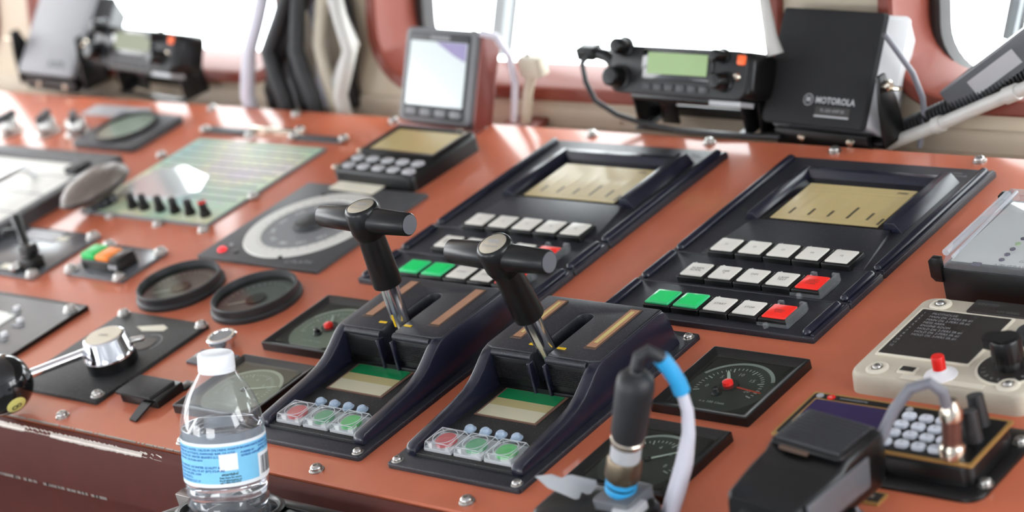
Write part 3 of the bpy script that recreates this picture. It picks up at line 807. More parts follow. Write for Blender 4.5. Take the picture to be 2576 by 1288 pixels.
# ================================================================== FAR LEFT DIAL AND KNOBS
t = thing('trim_indicator', 'square dark plate with round pale glossy dial near the left radio', 'indicator', (-924, 533, 0))
MB().rbox(-58, 60, -45, 46, 0, 8, 8, 1.5).build('plate', 'dark_grey', t)
MB().loft([at(circ(0, 0, r, 44), z) for r, z in ((43, 8), (43, 12), (41, 13.4), (38, 13.4), (37, 10))], False, False).build('rim', 'rubber', t)
MB().lathe([(0, 0), (38, 0), (38, 2), (0, 2)], 0, 0, 8, 40).build('dial', 'tray_light', t)
MB().lathe([(0, 0), (37.5, 0), (37.5, .4), (0, .4)], 0, 0, 11.6, 40).build('glass', 'gauge_glass', t)
for i, (x, y) in enumerate(((-1134, 512), (-1066, 520), (-1013, 526))):
    t = thing('selector_knob', ['silver selector knob furthest left on the console', 'silver selector knob, middle one of three by the left dial', 'silver selector knob closest to the pale round dial'][i], 'knob', (x, y, 0), (0, 0, .4 * i), group='silver selector knobs')
    MB().lathe([(17, 0), (17, 2), (13, 3), (12.4, 18), (11, 20), (0, 20.6)], n=24).build('body', 'steel', t)
    MB().rbox(-4, 4, -15, 15, 18, 28, 2, 1.5).build('grip', 'dark_grey', t)
o = MB().rbox(-55, 55, -14, 14, 0, 2, 1, .4).build('name_plate', 'light_grey', None, (-1010, 590, 0)); tag(o, 'pale grey name plate behind the three silver knobs', 'plate')

# ================================================================== HANDHELD UNIT AND CARD
t = thing('handheld_unit', 'black handheld unit with tan screen and silver keys lying on the console', 'handheld', (-424, 508, 0), (0, 0, math.radians(-2)))
MB().rbox(-66, 56, -52, 62, 0, 20, 10, 4, 4).build('case', 'black_plastic', t)
b = MB(); frame(b, -62, 52, -8, 58, 9, 18, 22, 20.6, 3); b.build('screen_frame', 'black_plastic', t)
MB().box(-54, 44, 0, 50, 19, 20.8).build('screen', 'lcd_tan', t)
for r_, y in ((0, -24), (1, -42)):
    for k in range(5):
        x = -44 + k * 23 + r_ * 3 - 4
        MB().rbox(x - 7.5, x + 7.5, y - 5.5, y + 5.5, 19, 22.5, 4, 1.2).build('key', 'light_grey', t)
for x, y in ((46, 54), (30, 58), (-60, -48), (-62, -6)): MB().lathe([(0, 0), (4.6, 0), (4.4, 2), (3, 3.4), (0, 4)], x, y, 19, 14).build('stud', 'nickel', t)
t = tag(MB().rbox(-35, 35, -20, 20, 0, .8, 1, .1, M=Matrix.Rotation(-.06, 4, 'Z')).build('card', 'card', None, (-446, 458, 4.6)), 'small cream printed card tucked under the handheld unit', 'card')
for k in range(4):
    text(['- - - - - -', '- - - - -', '- - - -', '- - - - -'][k], 9, (-4, 12 - 8 * k, .95), 'mid_grey', t, (0, 0, -.06))

# ================================================================== SMALL SCREEN ON BRACKET
def upright(loc, lean, rz=0.0):
    return dict(loc=loc, rot=(-lean, 0, rz))
t = thing('plotter_screen', 'small upright silver-framed screen in a brown bracket at the console back', 'screen', (-464, 606, 0), (-math.radians(28), 0, math.radians(-4)))
MXR = Matrix.Rotation(math.pi / 2, 4, 'X')           # local z -> -y (towards the operator)
MB().box(-62, 64, -8, 22, -2, 3).build('foot', 'bracket_brown', t, bevel=.8)
b = MB(); b.box(59, 63, -6, 20, 0, 110); b.box(-60, 63, 16, 20, 0, 110); b.build('bracket', 'bracket_brown', t, bevel=.8)
b = MB(); b.rbox(-60, 56, 5, 112, -14, 8, 6, 3, 4, M=MXR); b.build('case', 'mid_grey', t)
b = MB(); b.rbox(-53, 47, 10, 107, 7.6, 8.8, 4, .4, M=MXR); fc = b.build('face', 'rubber', t)
b = MB(); b.box(-49, 43, 25, 97, 8.6, 9.4, M=MXR); lcd = b.build('lcd', 'lcd_pale', t)
b = MB(); b.prism([(-8, 96.5), (42, 96.5), (42, 76), (24, 82), (4, 91)], 9.4, 9.5, 'z', M=MXR); b.build('lcd_patch', 'lcd_violet', lcd)
for k in range(4):
    b = MB(); b.rbox(-47 + k * 24, -29 + k * 24, 13, 21, 8.6, 10.6, 3, .8, M=MXR); b.build('key', 'mid_grey', t)
b = MB(); b.rbox(-18, 14, 99, 104, 8.6, 9.4, 1, .3, M=MXR); b.build('maker_strip', 'mid_grey', t)
b = MB(); b.lathe([(0, 0), (4, 0), (3, 2), (0, 2.6)], n=12, M=Matrix.Translation((44, -2, 111))); b.build('knob', 'nickel', t)
o = MB().tube([(-396, 640, 104), (-384, 650, 96), (-376, 655, 70), (-378, 655, 36), (-392, 652, -8)], 4.2, 10).build('screen_cable', 'pale_cable'); tag(o, 'pale curved cable hanging behind the small upright screen', 'cable')

# ================================================================== CABLE BUNDLE
spec = [(-812, -800, -762, 'pale_cable', 9), (-790, -762, -700, 'rubber', 9), (-772, -792, -740, 'light_grey', 8), (-752, -770, -720, 'rubber', 11), (-738, -748, -728, 'rubber', 10),
        (-722, -716, -742, 'pale_cable', 8), (-706, -726, -716, 'rubber', 10), (-694, -706, -690, 'cream_clamp', 9), (-678, -668, -686, 'rubber', 8), (-664, -640, -668, 'white_pipe', 9), (-690, -654, -700, 'white_pipe', 9)]
nm = ['pale grey cable at the far left of the hanging cable bundle', 'black cable crossing behind the pale one in the bundle', 'light grey cable slanting across the black ones in the bundle', 'thick black cable left of centre in the bundle', 'black cable in the centre of the bundle', 'thin pale cable leaning left at the bundle centre', 'black cable right of centre in the bundle', 'cream cable low in the bundle', 'thin black cable near the right of the bundle', 'white cable bulging out furthest right in the bundle', 'white cable beside the rightmost one in the bundle']
for k, (a, b_, c, mm, r) in enumerate(spec):
    yb = 640 + (k * 4 % 11) * 5
    o = MB().tube([(a, yb, -20), (a, yb + 1, 10), ((a + b_) / 2, yb + 6, 34), (b_, yb + 14, 62), ((b_ + c) / 2, yb + 26, 100), (c, yb + 44, 150), (c + 4, yb + 70, 230), (c + 4, yb + 110, 380)], r, 12).build('hanging_cable', mm)
    tag(o, nm[k], 'cable', 'hanging cable bundle')

# ================================================================== RADIOS AND SPEAKERS
def radio(label, loc, rz, lcdm, lift=6):
    t = thing('radio', label, 'radio', loc, (0, 0, rz), group='two-way radios on brackets')
    br = MB()
    br.box(-84, -70, 0, 44, 0, 3); br.box(-84, -80, 6, 44, 0, 66); br.box(58, 62, 6, 44, 0, 66); br.box(48, 62, 0, 44, 0, 3); br.box(-84, 62, 40, 44, 0, 12)
    br.build('bracket', 'black_plastic', t, bevel=.8)
    lg = MB(); lg.box(-62, -40, 20, 24, 0, 50); lg.box(-84, 62, 0, 8, 0, 3); lg.build('bracket_leg', 'black_plastic', t, bevel=.6)
    LN = -math.radians(28); p = Vector((0, -10, 46)); lc = tuple(p - Matrix.Rotation(LN, 3, 'X') @ p + Vector((0, 0, lift))); K = dict(loc=lc, rot=(LN, 0, 0))
    b = MB(); b.rbox(-88, 90, 44, 92, -26, 12, 10, 5, 4, M=MXR); b.build('case', 'black_plastic', t, **K)
    b = MB(); b.rbox(-94, 84, 42, 92, 11, 15, 12, 3, 4, M=MXR); b.build('face', 'rubber', t, **K)
    b = MB(); b.rbox(-50, 42, 58, 90, 14, 17.6, 3, 1, M=MXR); b.build('screen_frame', 'black_gloss', t, **K)
    b = MB(); b.box(-42, 36, 64, 86, 17.4, 18, M=MXR); b.build('screen', lcdm, t, **K)
    for k in range(6):
        b = MB(); b.rbox(-48 + k * 15, -37 + k * 15, 47, 54, 14, 16.6, 1.5, .7, M=MXR); b.build('key', 'dark_grey', t, **K)
    for x, z, r in ((-76, 90, 11), (-80, 58, 14), (58, 60, 11), (54, 86, 8)):
        b = MB(); b.lathe([(r, 0), (r, 3), (r * .82, 4), (r * .74, 18), (r * .6, 20), (0, 20.4)], n=20, M=Matrix.Translation((x, -14, z)) @ MXR); b.build('knob', 'black_plastic', t, **K)
    b = MB(); b.rbox(72, 82, 78, 88, 14.5, 17, 2, .6, M=MXR); b.build('emergency_key', 'orange_led', t, **K)
    b = MB(); b.lathe([(0, 0), (4.5, 0), (3, 2), (0, 2.4)], n=12, M=Matrix.Translation((72, -15, 66)) @ MXR); b.build('socket', 'nickel', t, **K)
    b = MB(); b.box(38, 78, 36, 41, -10, 12, M=MXR); b.build('label_tag', 'light_grey', t, **K)
    b = MB(); b.rbox(-70, 74, 37, 46, -22, 8, 4, 2, M=MXR); b.build('heat_sink', 'black_plastic', t, **K)
    return t
radio('black two-way radio with green screen and orange key in front of the wide window', (-124, 636, -2), math.radians(-2), 'lcd_lime')
radio('black two-way radio with pale screen at far left behind the console', (-986, 636, -2), math.radians(-6), 'lcd_dim')
def speaker(label, loc, rz, lean, front, side, letters):
    t = thing('speaker', label, 'speaker', loc, (0, 0, rz), group='box speakers on brackets')
    br = MB(); br.box(-78, 78, 16, 48, -2, 2); br.prism([(14, -2), (50, -2), (46, 40), (36, 70), (24, 70), (18, 40)], 74, 78, 'x'); br.prism([(14, -2), (50, -2), (46, 40), (36, 70), (24, 70), (18, 40)], -78, -74, 'x'); br.box(-52, 62, 8, 16, -4, 12)
    br.build('bracket', 'black_plastic', t, bevel=.8)
    K = dict(rot=(-lean, 0, 0))
    b = MB()
    L = [[(x, 54, z) for x, z in rrect(-54, 56, 34, 128, 4, 3)], [(x, 24, z) for x, z in rrect(-66, 69, 22, 138, 5, 3)], [(x, 21, z) for x, z in rrect(-68, 71, 20, 140, 5, 3)], [(x, 18, z) for x, z in rrect(-69, 71, 19, 141, 5, 3)], [(x, -1, z) for x, z in rrect(-66, 58, 24, 136, 4, 3)]]
    b.loft(L); b.build('cabinet', side, t, **K)
    b = MB(); L = [[(x, 0, z) for x, z in rrect(-68, 59, 20, 139, 4, 3)], [(x, -5, z) for x, z in rrect(-67, 57, 21, 138, 4, 3)], [(x, -6, z) for x, z in rrect(-65, 55, 23, 136, 4, 3)]]
    b.loft(L); gr = b.build('grille', front, t, **K)
    for sx in (-1, 1):
        b = MB(); b.lathe([(6, 0), (6, 5), (4, 7), (0, 7)], n=14, M=Matrix.Translation((sx * 78, 32, 58)) @ Matrix.Rotation(sx * math.pi / 2, 4, 'Y'))
        b.tube([(sx * 82, 32, 56), (sx * 98, 28, 58)], 2.6, 8); b.build('wing_nut', 'nickel', t)
    for x in (-18, 42): MB().lathe([(0, 0), (4.5, 0), (4, 3), (0, 4)], n=14, M=Matrix.Translation((x, 8, 5)) @ MXR).build('bracket_bolt', 'nickel', t)
    if letters:
        text('MOTOROLA', 9, (20, -6.2, 46), 'light_grey', gr, (math.pi / 2, 0, 0), bold=.25, sx=.95)
        text('M', 7, (-13, -6.2, 46), 'light_grey', gr, (math.pi / 2, 0, 0), bold=.3)
        g = MB(); g.loft([[(-13 + r * math.cos(a * math.pi / 12), -6.15, 46 + r * math.sin(a * math.pi / 12)) for a in range(24)] for r in (6, 5.2)], False, False); g.build('emblem', 'light_grey', gr)
        b = MB(); b.rbox(-2, 40, 30, 40, 6.0, 6.6, 1, .2, M=MXR); b.build('model_plate', 'label_black', gr)
        text('PL-500 AMP 50', 4.6, (19, -6.8, 36), 'grey_print', gr, (math.pi / 2, 0, 0))
        b = MB(); b.box(-2, 40, 29.4, 31, 6.4, 6.9, M=MXR); b.build('plate_edge', 'light_grey', gr)
    else:
        b = MB(); b.rbox(0, 34, 32, 40, 6.0, 6.6, 1, .2, M=MXR); b.build('model_plate', 'dark_grey', gr)
    return t
speaker('black box speaker with white lettering in front of the right windows', (24, 627, -2), math.radians(-4.3), math.radians(37), 'speaker_cloth', 'light_grey', True)  # cabinet coloured light grey to imitate window light on its side
speaker('grey box speaker at the far left of the console back', (-1201, 628, 5), math.radians(-4), math.radians(42), 'speaker_grey', 'rubber', False)
o = MB().tube([(104, 668, 104), (112, 672, 84), (122, 676, 60), (128, 676, 34), (128, 672, 10), (122, 664, -14)], 3, 10).build('speaker_cable', 'grey_cable'); tag(o, 'thin grey cable curving down beside the lettered speaker', 'cable')
o = MB().tube([(-252, 652, 82), (-262, 642, 72), (-256, 634, 54), (-246, 630, 34), (-222, 632, 18), (-196, 636, 8), (-150, 634, 3.2), (-90, 630, 3.2), (-20, 636, 2)], 3, 10).build('radio_cable', 'rubber'); tag(o, 'black cable looping from the right radio down to the console', 'cable')
t = thing('radio_plug', 'black right-angle plug beside the right radio', 'plug', (-222, 652, 66))
MB().tube([(-40, 4, 14), (-14, 2, 10), (6, 0, -4), (20, -2, -14)], [6, 7, 9, 11], 12, round_end=True).build('plug_body', 'black_plastic', t)
MB().rbox(-50, -26, -6, 12, 7, 20, 2, 2).build('plug_head', 'black_plastic', t)
# clamp at window, wipers, antenna
t = thing('pipe_clamp', 'cream pipe clamp with wire loop below the wide window', 'clamp', (-388, 664, -22))
MB().tube([(0, 0, 0), (10, 6, 40), (22, 10, 66)], 6, 12).build('post', 'cream_clamp', t)
MB().rbox(8, 40, 2, 20, 62, 84, 5, 3).build('clamp_block', 'cream_clamp', t)
MB().tube([(20, 10, 82), (22, 12, 98), (34, 14, 104), (50, 16, 96), (56, 16, 82)], 1.6, 8).build('wire_loop', 'rubber', t)
MB().rbox(-30, 20, -8, 20, 0, 6, 2, 1).build('foot', 'bracket_brown', t)
def wiper(label, a, b, r):
    t = thing('wiper_blade', label, 'wiper', a)
    A, B = Vector((0, 0, 0)), Vector(b) - Vector(a)
    MB().tube([A, B], r, 8).build('arm', 'wiper_grey', t)
    off = Vector((0, 14, -4))
    MB().tube([A + off, B + off], r * .8, 8).build('blade', 'rubber', t)
wiper('grey wiper arm slanting across the wide window', Wp(-548, 30, 112), Wp(-500, 240, 112), 11)
wiper('grey wiper arm outside the right window', Wp(143, 66, 112), Wp(186, 240, 112), 8)
o = MB().tube([(-26, 664, 80), (-30, 668, 96), (-44, 690, 160), (-66, 720, 260)], [9, 7, 4, 3], 10).build('antenna', 'white_pipe'); tag(o, 'white tapered rod rising between the right radio and the lettered speaker', 'antenna')
# pipes and handset at right
o = MB().tube([(88, 662, -12), (140, 665, 8), (200, 665, 34), (270, 664, 64), (330, 664, 90)], 6.5, 14).build('conduit_pipe', 'white_pipe'); MB().tube([(143, 665, 9.5), (152, 665.5, 13.3)], 8.2, 14).build('coupling', 'white_pipe', o); MB().tube([(226, 665, 45), (240, 664.6, 51)], 8.2, 14).build('coupling', 'white_pipe', o); tag(o, 'pale conduit pipe slanting up at the right edge behind the console', 'pipe')
o = MB().tube([(92, 674, -4), (140, 678, 16), (200, 684, 42), (270, 690, 74)], 7, 12).build('corrugated_hose', 'rubber')
tag(o, 'black corrugated hose slanting behind the pale pipe at right', 'hose')
rb = MB()
for k in range(40):
    q0 = Vector((100, 674.6, 0)).lerp(Vector((262, 689, 70)), k / 39); d = Vector((162, 15, 70)).normalized()
    M = Matrix.Translation(q0) @ d.to_track_quat('Z', 'Y').to_matrix().to_4x4(); rb.lathe([(7.6, -1.2), (9.4, -.7), (9.4, .7), (7.6, 1.2)], n=12, M=M)
h = rb.build('hose_ribs', 'rubber', o); h['kind'] = 'stuff'
t = thing('handset_bar', 'grey bar with white label leaning at the right edge above the hose', 'handset', (160, 682, 30))
MA = Vector((110, 8, 74)).normalized().to_track_quat('X', 'Z').to_matrix().to_4x4()
b = MB(); b.rbox(-4, 170, -9, 9, -14, 16, 3, 2, M=MA); b.build('bar', 'slate', t)
b = MB(); b.rbox(30, 92, -9.8, -8.6, -8, 8, .6, .3, M=MA); b.build('label_sticker', 'light_grey', t)

# ================================================================== CLEAR LID BOX
t = thing('alarm_box', 'black box with clear hinged lid over a lettered panel at the right edge', 'box', (322, 362, 0))
MB().rbox(0, 175, 0, 128, 0, 30, 1.5, .6).build('case', 'black_plastic', t)
MB().box(3, 172, 14, 125, 29.6, 31).build('panel', 'dial_white', t)
for y0 in (0, 122):
    MB().prism([(-9, 22), (-5, 18), (2, 18), (2, 40), (-6, 40), (-9, 37)], y0 - 2, y0 + 4, 'y').build('hinge_ear', 'black_plastic', t, bevel=.5)
MB().prism([(1, 29), (1, 36), (20, 44), (124, 44), (124, 29)], 3, 174, 'x').build('lid', 'lid_plastic', t, bevel=.8)
MB().tube([(3, 8, 41), (3, 118, 41)], 3.2, 8).build('lid_edge', 'guard_plastic', t); MB().tube([(12, 4, 40), (12, 118, 44)], 1.6, 8).build('lid_edge', 'guard_plastic', t)
for k in range(6):
    MB().lathe([(0, 0), (2.6, 0), (2.4, .8), (0, 1)], 46, 22 + 9.6 * k, 31, 12).build('lamp', ['lcd_purple', 'lcd_purple', 'lcd_purple', 'lcd_lime', 'lcd_purple', 'lcd_purple'][k], t)
    text(['GEARBOX', 'LUBE OIL', 'OVERSPEED', 'POWER', 'ALARM', 'TEST'][k], 5.4, (62, 22 + 9.6 * k, 31.3), 'dark_print', t, align='LEFT')
text('NEUTRAL POS', 6.5, (44, 12, 31.3), 'dark_print', t, align='LEFT'); MB().box(24, 32, 10, 14, 30, 31.4).build('mark', 'lcd_purple', t)

# ================================================================== BEIGE INTERCOM
t = thing('intercom_box', 'beige cast box with black list plate, red button and pointer knob', 'intercom', (321, 207, 0))
MB().rbox(0, 156, 0, 131, 0, 18, 11, 4, 5, dx=.8).build('case', 'beige_box', t)
pl = MB(); frame(pl, 9, 94, 31, 108, 2.2, 17.6, 19.6, 19.2, 2); pl.build('list_frame', 'beige_smooth', t)
pl = MB().box(11, 92, 33, 106, 17.8, 19.4).build('list_plate', 'label_black', t)
for k, l in enumerate(('PILOTHOUSE', 'MAIN DK 2-PERS SR #1', 'MAIN DK 2-PERS SR #2', 'MESS AREA', 'ENGINE ROOM', 'HOLD DK 2-PERS SR #1', 'HOLD DK 2-PERS SR #2', 'HOLD DK 3-PERS SR #1')):
    text(l, 4.3, (23, 100 - 4.9 * k, 19.6), 'grey_print', pl, align='LEFT', sx=.92)
for k in range(12): text(str(k + 1), 4.0, (16, 100 - 4.9 * k, 19.6), 'grey_print', pl)
np_ = MB().rbox(48, 140, 110, 130, 17.6, 19.6, 1, .4).build('maker_plate', 'label_black', t)
text('UNITED', 5.5, (62, 123, 19.75), 'dark_print', np_); text('MARINE', 5.5, (108, 123, 19.75), 'dark_print', np_); text('UM SERIES', 4.4, (84, 114, 19.75), 'dark_print', np_)
for x, y in ((21, 117), (23, 12), (137, 13), (137, 117)):
    c = MB(); c.lathe([(9.4, 0), (9.4, 1), (7.6, 2.4), (5.4, 2.4), (4.8, 1)], x, y, 17.6, 24); c.build('screw_cup', 'beige_smooth', t)
    screw(t, (x, y, 17.8), s=.72)
c = MB().rbox(41, 57, 10, 20, 17.6, 19.4, 1, .6).build('window_frame', 'beige_smooth', t); MB().box(43, 55, 12, 18.4, 19.2, 19.7).build('dark_window', 'label_black', c)
rb_ = MB().lathe([(13.4, 0), (13, 1), (8, 3), (6, 4.4), (5.6, 6)], 78, 15, 17.8, 30).build('button_collar', 'white_knob', t)
MB().lathe([(5.2, 0), (5.2, 12), (4.8, 12.8), (0, 13)], 78, 15, 22, 24).build('red_button', 'cap_red', rb_)
dd = MB().lathe([(27, 0), (27, .8), (26, 1.4), (0, 1.4)], 126, 37, 17.8, 44).build('dial_disc', 'beige_smooth', t)
MB().lathe([(0, 0), (24.6, 0), (24.6, .6), (0, .6)], 126, 37, 19, 44).build('dial_face', 'label_black', dd)
for k in range(12):
    a = math.radians(200 + 18 * k); text(str(k + 1), 4.4, (126 + 20.5 * math.cos(a), 37 + 20.5 * math.sin(a), 19.8), 'grey_print', dd, (0, 0, a + math.pi / 2))
kk = MB(); n = 44
def fl_(r, z): return [(126 + (r + (.5 if i % 2 else 0)) * math.cos(2 * math.pi * i / n), 37 + (r + (.5 if i % 2 else 0)) * math.sin(2 * math.pi * i / n), z) for i in range(n)]
kk.lathe([(10.5, 0), (10.5, 7), (9.8, 8)], 126, 37, 19.4, 24); kk.loft([fl_(12, 27), fl_(12, 43), fl_(11, 45)])
kk.prism([(108, 40), (110, 30), (128, 27), (136, 37), (126, 47)], 37, 46, 'z'); kk.build('pointer_knob', 'black_plastic', t)
MB().lathe([(14, 0), (14, 6), (12.4, 8), (0, 8.6)], 122, 84, 17.8, 28).build('speaker_button', 'rubber', t)
MB().rbox(48, 120, 2.6, 9.4, 17.8, 18.4, .6, .2).build('tape', 'beige_smooth', t); text('1.JV', 5.5, (80, 6, 18.6), 'dark_print', t)

# ================================================================== KEYPAD RADIO
t = thing('keypad_radio', 'black radio with gold-rimmed face, white keypad and purple screen', 'radio', (318, 104, 0))
MB().rbox(10, 182, -14, 84, 0, 3.4, 14, 1, 5).build('flange', 'black_plastic', t)
MB().rbox(2, 170, 0, 66, 3, 20, 8, 2, 4).build('case', 'black_plastic', t)
b = MB().rbox(-1, 171.5, 1.5, 66.5, 19.6, 21.6, 2, .3).build('face_rim', 'gold_rim', t)
MB().rbox(2, 168.5, 4.5, 63.5, 21, 22.2, 2, .2).build('face', 'black_plastic', t)
MB().rbox(6, 82, 21, 56, 22, 22.7, 1, .2).build('screen_rim', 'gold_rim', t); sc = MB().box(8, 80, 23, 54, 22.5, 23).build('screen', 'lcd_purple', t)
lg = MB().lathe([(0, 0), (3.4, 0), (3.4, .3), (0, .3)], 18, 60, 22.2, 18).build('emblem', 'cap_red', t); text('m', 4, (17.4, 60, 22.7), 'white_print', t)
text('communications', 3.8, (26, 60, 22.6), 'grey_print', t, align='LEFT')
for r_, y in enumerate((49, 37, 25, 12.6)):
    for c_, x in enumerate((94, 108.5, 122.5, 136.5)):
        k = MB().rbox(x - 5.4, x + 5.4, y - 4, y + 4, 22, 25.4, 3, 1, 3).build('key', 'key_white', t)
        text(['1', '2', '3', 'A', '4', '5', '6', 'B', '7', '8', '9', 'C', 'FN', '0', '#', 'ENT'][r_ * 4 + c_], 3.4, (x, y, 25.55), 'ink', k)
for x, y in ((151, 54), (157, 33)):
    k = MB(); k.tube([(x, y, 22), (x - 1, y + 1, 38), (x - 2, y + 2, 46)], [7.2, 6.6, 6.2], 18, round_end=False); k.build('knob', 'rubber', t)
MB().lathe([(0, 0), (3, 0), (3, 1), (0, 1.4)], 88, 59, 22, 12).build('socket', 'grey_print', t); MB().lathe([(0, 0), (3, 0), (3, 1), (0, 1.4)], 8, 60, 22, 12).build('socket', 'grey_print', t)
for x, y in ((176, 8), (174, 66), (96, -8)): screw(t, (x, y, 3.2), s=.9)
# antenna plug + its grey cable
t = thing('antenna_plug', 'brown and silver screw plug standing on the keypad radio', 'plug', (470, 114, 22))
TL = Matrix.Rotation(math.radians(-4), 4, 'X') @ Matrix.Rotation(math.radians(6), 4, 'Y')
b = MB(); b.lathe([(9, 0), (9.8, 1), (9.8, 8), (8.8, 9.5), (8, 11), (8, 12)], n=20, M=TL); b.lathe([(7.4, 30), (8.4, 31), (8.4, 38), (6, 42), (4.6, 46)], n=18, M=TL); b.build('ferrule', 'nickel', t)
b = MB(); b.lathe([(7.2, 11), (7.2, 31)], n=20, M=TL); b.build('sleeve', 'knurl_brown', t)
o = MB().tube([(474, 112, 66), (475, 110, 78), (468, 106, 87), (455, 100, 84), (444, 92, 70), (438, 80, 55), (432, 66, 42), (426, 54, 32), (424, 44, 22), (432, 38, 10), (444, 40, 3.6), (420, 52, 4)], 4.3, 12).build('antenna_cable', 'grey_cable'); tag(o, 'grey cable arching from the silver plug over the keypad down to the console', 'cable')
t = thing('name_plate', 'small engraved gold-edged plate in front of the keypad radio', 'plate', (408, 74, 0))
MB().rbox(-14, 22, -6, 10, 0, 1.6, .6, .3).build('plate_base', 'gold_rim', t); MB().box(-10, 20, -3, 8, 1.5, 1.9).build('plate_face', 'label_black', t); text('VOLUME', 5, (5, 2.4, 2.1), 'champagne', t)

# ================================================================== HAND MICROPHONE
t = thing('hand_microphone', 'black hand microphone with ribbed grille lying over the console corner', 'microphone', (404, 22, 30), (math.radians(-4), math.radians(6), math.radians(-2)))
b = MB()
prof = [(-54, 0, 24, 27), (-50, -4, 27, 30), (-20, -6, 31, 33), (0, -6, 33, 33.5), (8, -6, 38, 33.5), (44, -6, 40, 34), (52, -4, 38, 33), (56, 2, 32, 31)]
L = []
for y, z0, z1, hw in prof: L.append([(x, y, z) for x, z in rrect(-hw, hw, z0, z1, 5, 4)])
b.loft(L); b.build('body', 'black_plastic', t)
g = MB(); g.rbox(-30, 30, 2, 52, 38, 40.4, 4, 1.4); gp = g.build('grille', 'black_plastic', t)
for k in range(10): MB().rbox(-27, 27, 5 + k * 4.5, 8 + k * 4.5, 40.2, 43, .8, .9, 2).build('grille_rib', 'rib_grey', gp)
MB().rbox(-20, 4, -1, 4, 37, 39, 1, .4).build('maker_badge', 'copper_edge', t)
MB().rbox(33, 35.6, -46, 30, 6, 30, 1.2, 1).build('talk_bar', 'slate', t)
MB().tube([(-12, -52, 12), (-14, -64, 8), (-18, -78, 0)], [6, 5, 4], 12).build('strain_relief', 'rubber', t)
o = MB().tube([(386, -56, 28), (380, -72, 14), (370, -92, -10), (360, -110, -60), (358, -118, -140)], 3.8, 10).build('microphone_cord', 'rubber'); tag(o, 'black cord dropping from the hand microphone over the console edge', 'cord')
t = thing('rotary_dial', 'black round dial knob with white lettering under the microphone', 'knob', (428, 20, 0))
MB().lathe([(26, 0), (26, 3), (22, 4), (21, 13), (19, 15), (0, 15.4)], n=36).build('body', 'black_plastic', t)
for k, c in enumerate('MOTOR'):
    a = math.radians(245 + 16 * k); text('0', 6, (20.9 * math.cos(a), 20.9 * math.sin(a), 9.2), 'white_print', t, (math.pi / 2 - .2, 0, a + math.pi / 2))
MB().rbox(-12, 12, -12, 12, 15, 24, 3, 1).build('microphone_hook', 'black_plastic', t)

# ================================================================== FRONT CONNECTOR UNIT
t = thing('connector_unit', 'black connector housing at the console front edge with grey flap', 'connector', (262, -34, 0))
MB().rbox(-50, 44, -34, 22, 0, 37, 14, 6, 5).build('housing', 'black_plastic', t)
fp = [(217, -49, 60), (224, -43, 59), (231, -39, 54), (235, -34, 55), (249, -25, 47), (250, -26, 43), (247, -32, 39), (242, -34, 43), (241, -39, 38), (225, -47, 50)]
fp = [(x - 262, y + 34, z) for x, y, z in fp]
b = MB(); b.loft([[(x + 1.6, y + 3, z - 1) for x, y, z in fp], fp]); b.build('flap', 'light_grey', t)
MB().rbox(0, 34, -10, 22, 33, 45, 3, 1.2).build('socket_base', 'slate', t); MB().rbox(20, 40, -14, 6, 34, 42, 2, 1).build('side_plate', 'light_grey', t)
for k in range(3):
    M = Matrix.Translation((-36 + k * 24, -34, 22)) @ MXR
    b = MB(); b.lathe([(9, 0), (9, 4), (7, 5), (6.4, 3), (0, 3)], n=20, M=M); b.build('port', 'slate', t)
AX = (Vector((315, -20, 149)) - Vector((276, -28, 45))).normalized()
t = thing('cable_plug', 'black round plug with metal nut and blue ring at the console front', 'plug', (277, -28, 44))
TL = AX.to_track_quat('Z', 'Y').to_matrix().to_4x4()
def lp(prof, name, mm, n=28):
    b = MB(); b.lathe(prof, n=n, M=TL); return b.build(name, mm, t)
lp([(11, 0), (11, 2)], 'seat_ring', 'slate'); lp([(11.4, 2), (11.8, 3), (11.8, 6), (11.4, 7)], 'blue_ring', 'sky_blue'); lp([(10.8, 7), (10.8, 9)], 'gap_ring', 'black_plastic'); lp([(11.4, 9), (11.8, 10), (11.8, 13), (11.4, 14)], 'blue_ring', 'sky_blue')
lp([(12.6, 14), (13.2, 15), (13.2, 31), (12.2, 33)], 'hex_nut', 'bronze', 10); lp([(11.2, 33), (11.2, 46)], 'metal_sleeve', 'light_grey'); lp([(12, 46), (12.4, 48), (12.4, 50), (11.6, 51)], 'collar', 'nickel')
lp([(11.8, 51), (13, 56), (14, 96), (13.2, 103), (10, 107), (5, 109), (4, 111)], 'boot', 'rubber')
o = MB().tube([(316, -20, 150), (319, -18, 158), (325, -14, 161), (331, -8, 152), (334, -4, 140), (335, -2, 128), (333, 2, 104), (328, 3, 84), (320, 0, 60), (310, -5, 36), (300, -10, 14), (296, -40, 2), (296, -80, -16), (296, -110, -90)], [4.4, 4.4, 4.4, 4.2, 4.2, 4.2, 4.4, 5, 6.6, 7, 7, 7, 7, 7], 14).build('plug_cable', 'pale_cable'); tag(o, 'pale cable looping from the black plug down over the console front', 'cable')
MB().tube([(330.4, -9, 153), (333, -5.4, 142), (334.6, -2.6, 131), (334.8, -1.2, 122)], 6.2, 14).build('blue_sleeve', 'sky_blue', o)
MB().tube([(316, -20, 149.6), (319, -18, 158), (325, -14, 161), (330.6, -8.6, 152.6)], 4.9, 14).build('black_sleeve', 'rubber', o)

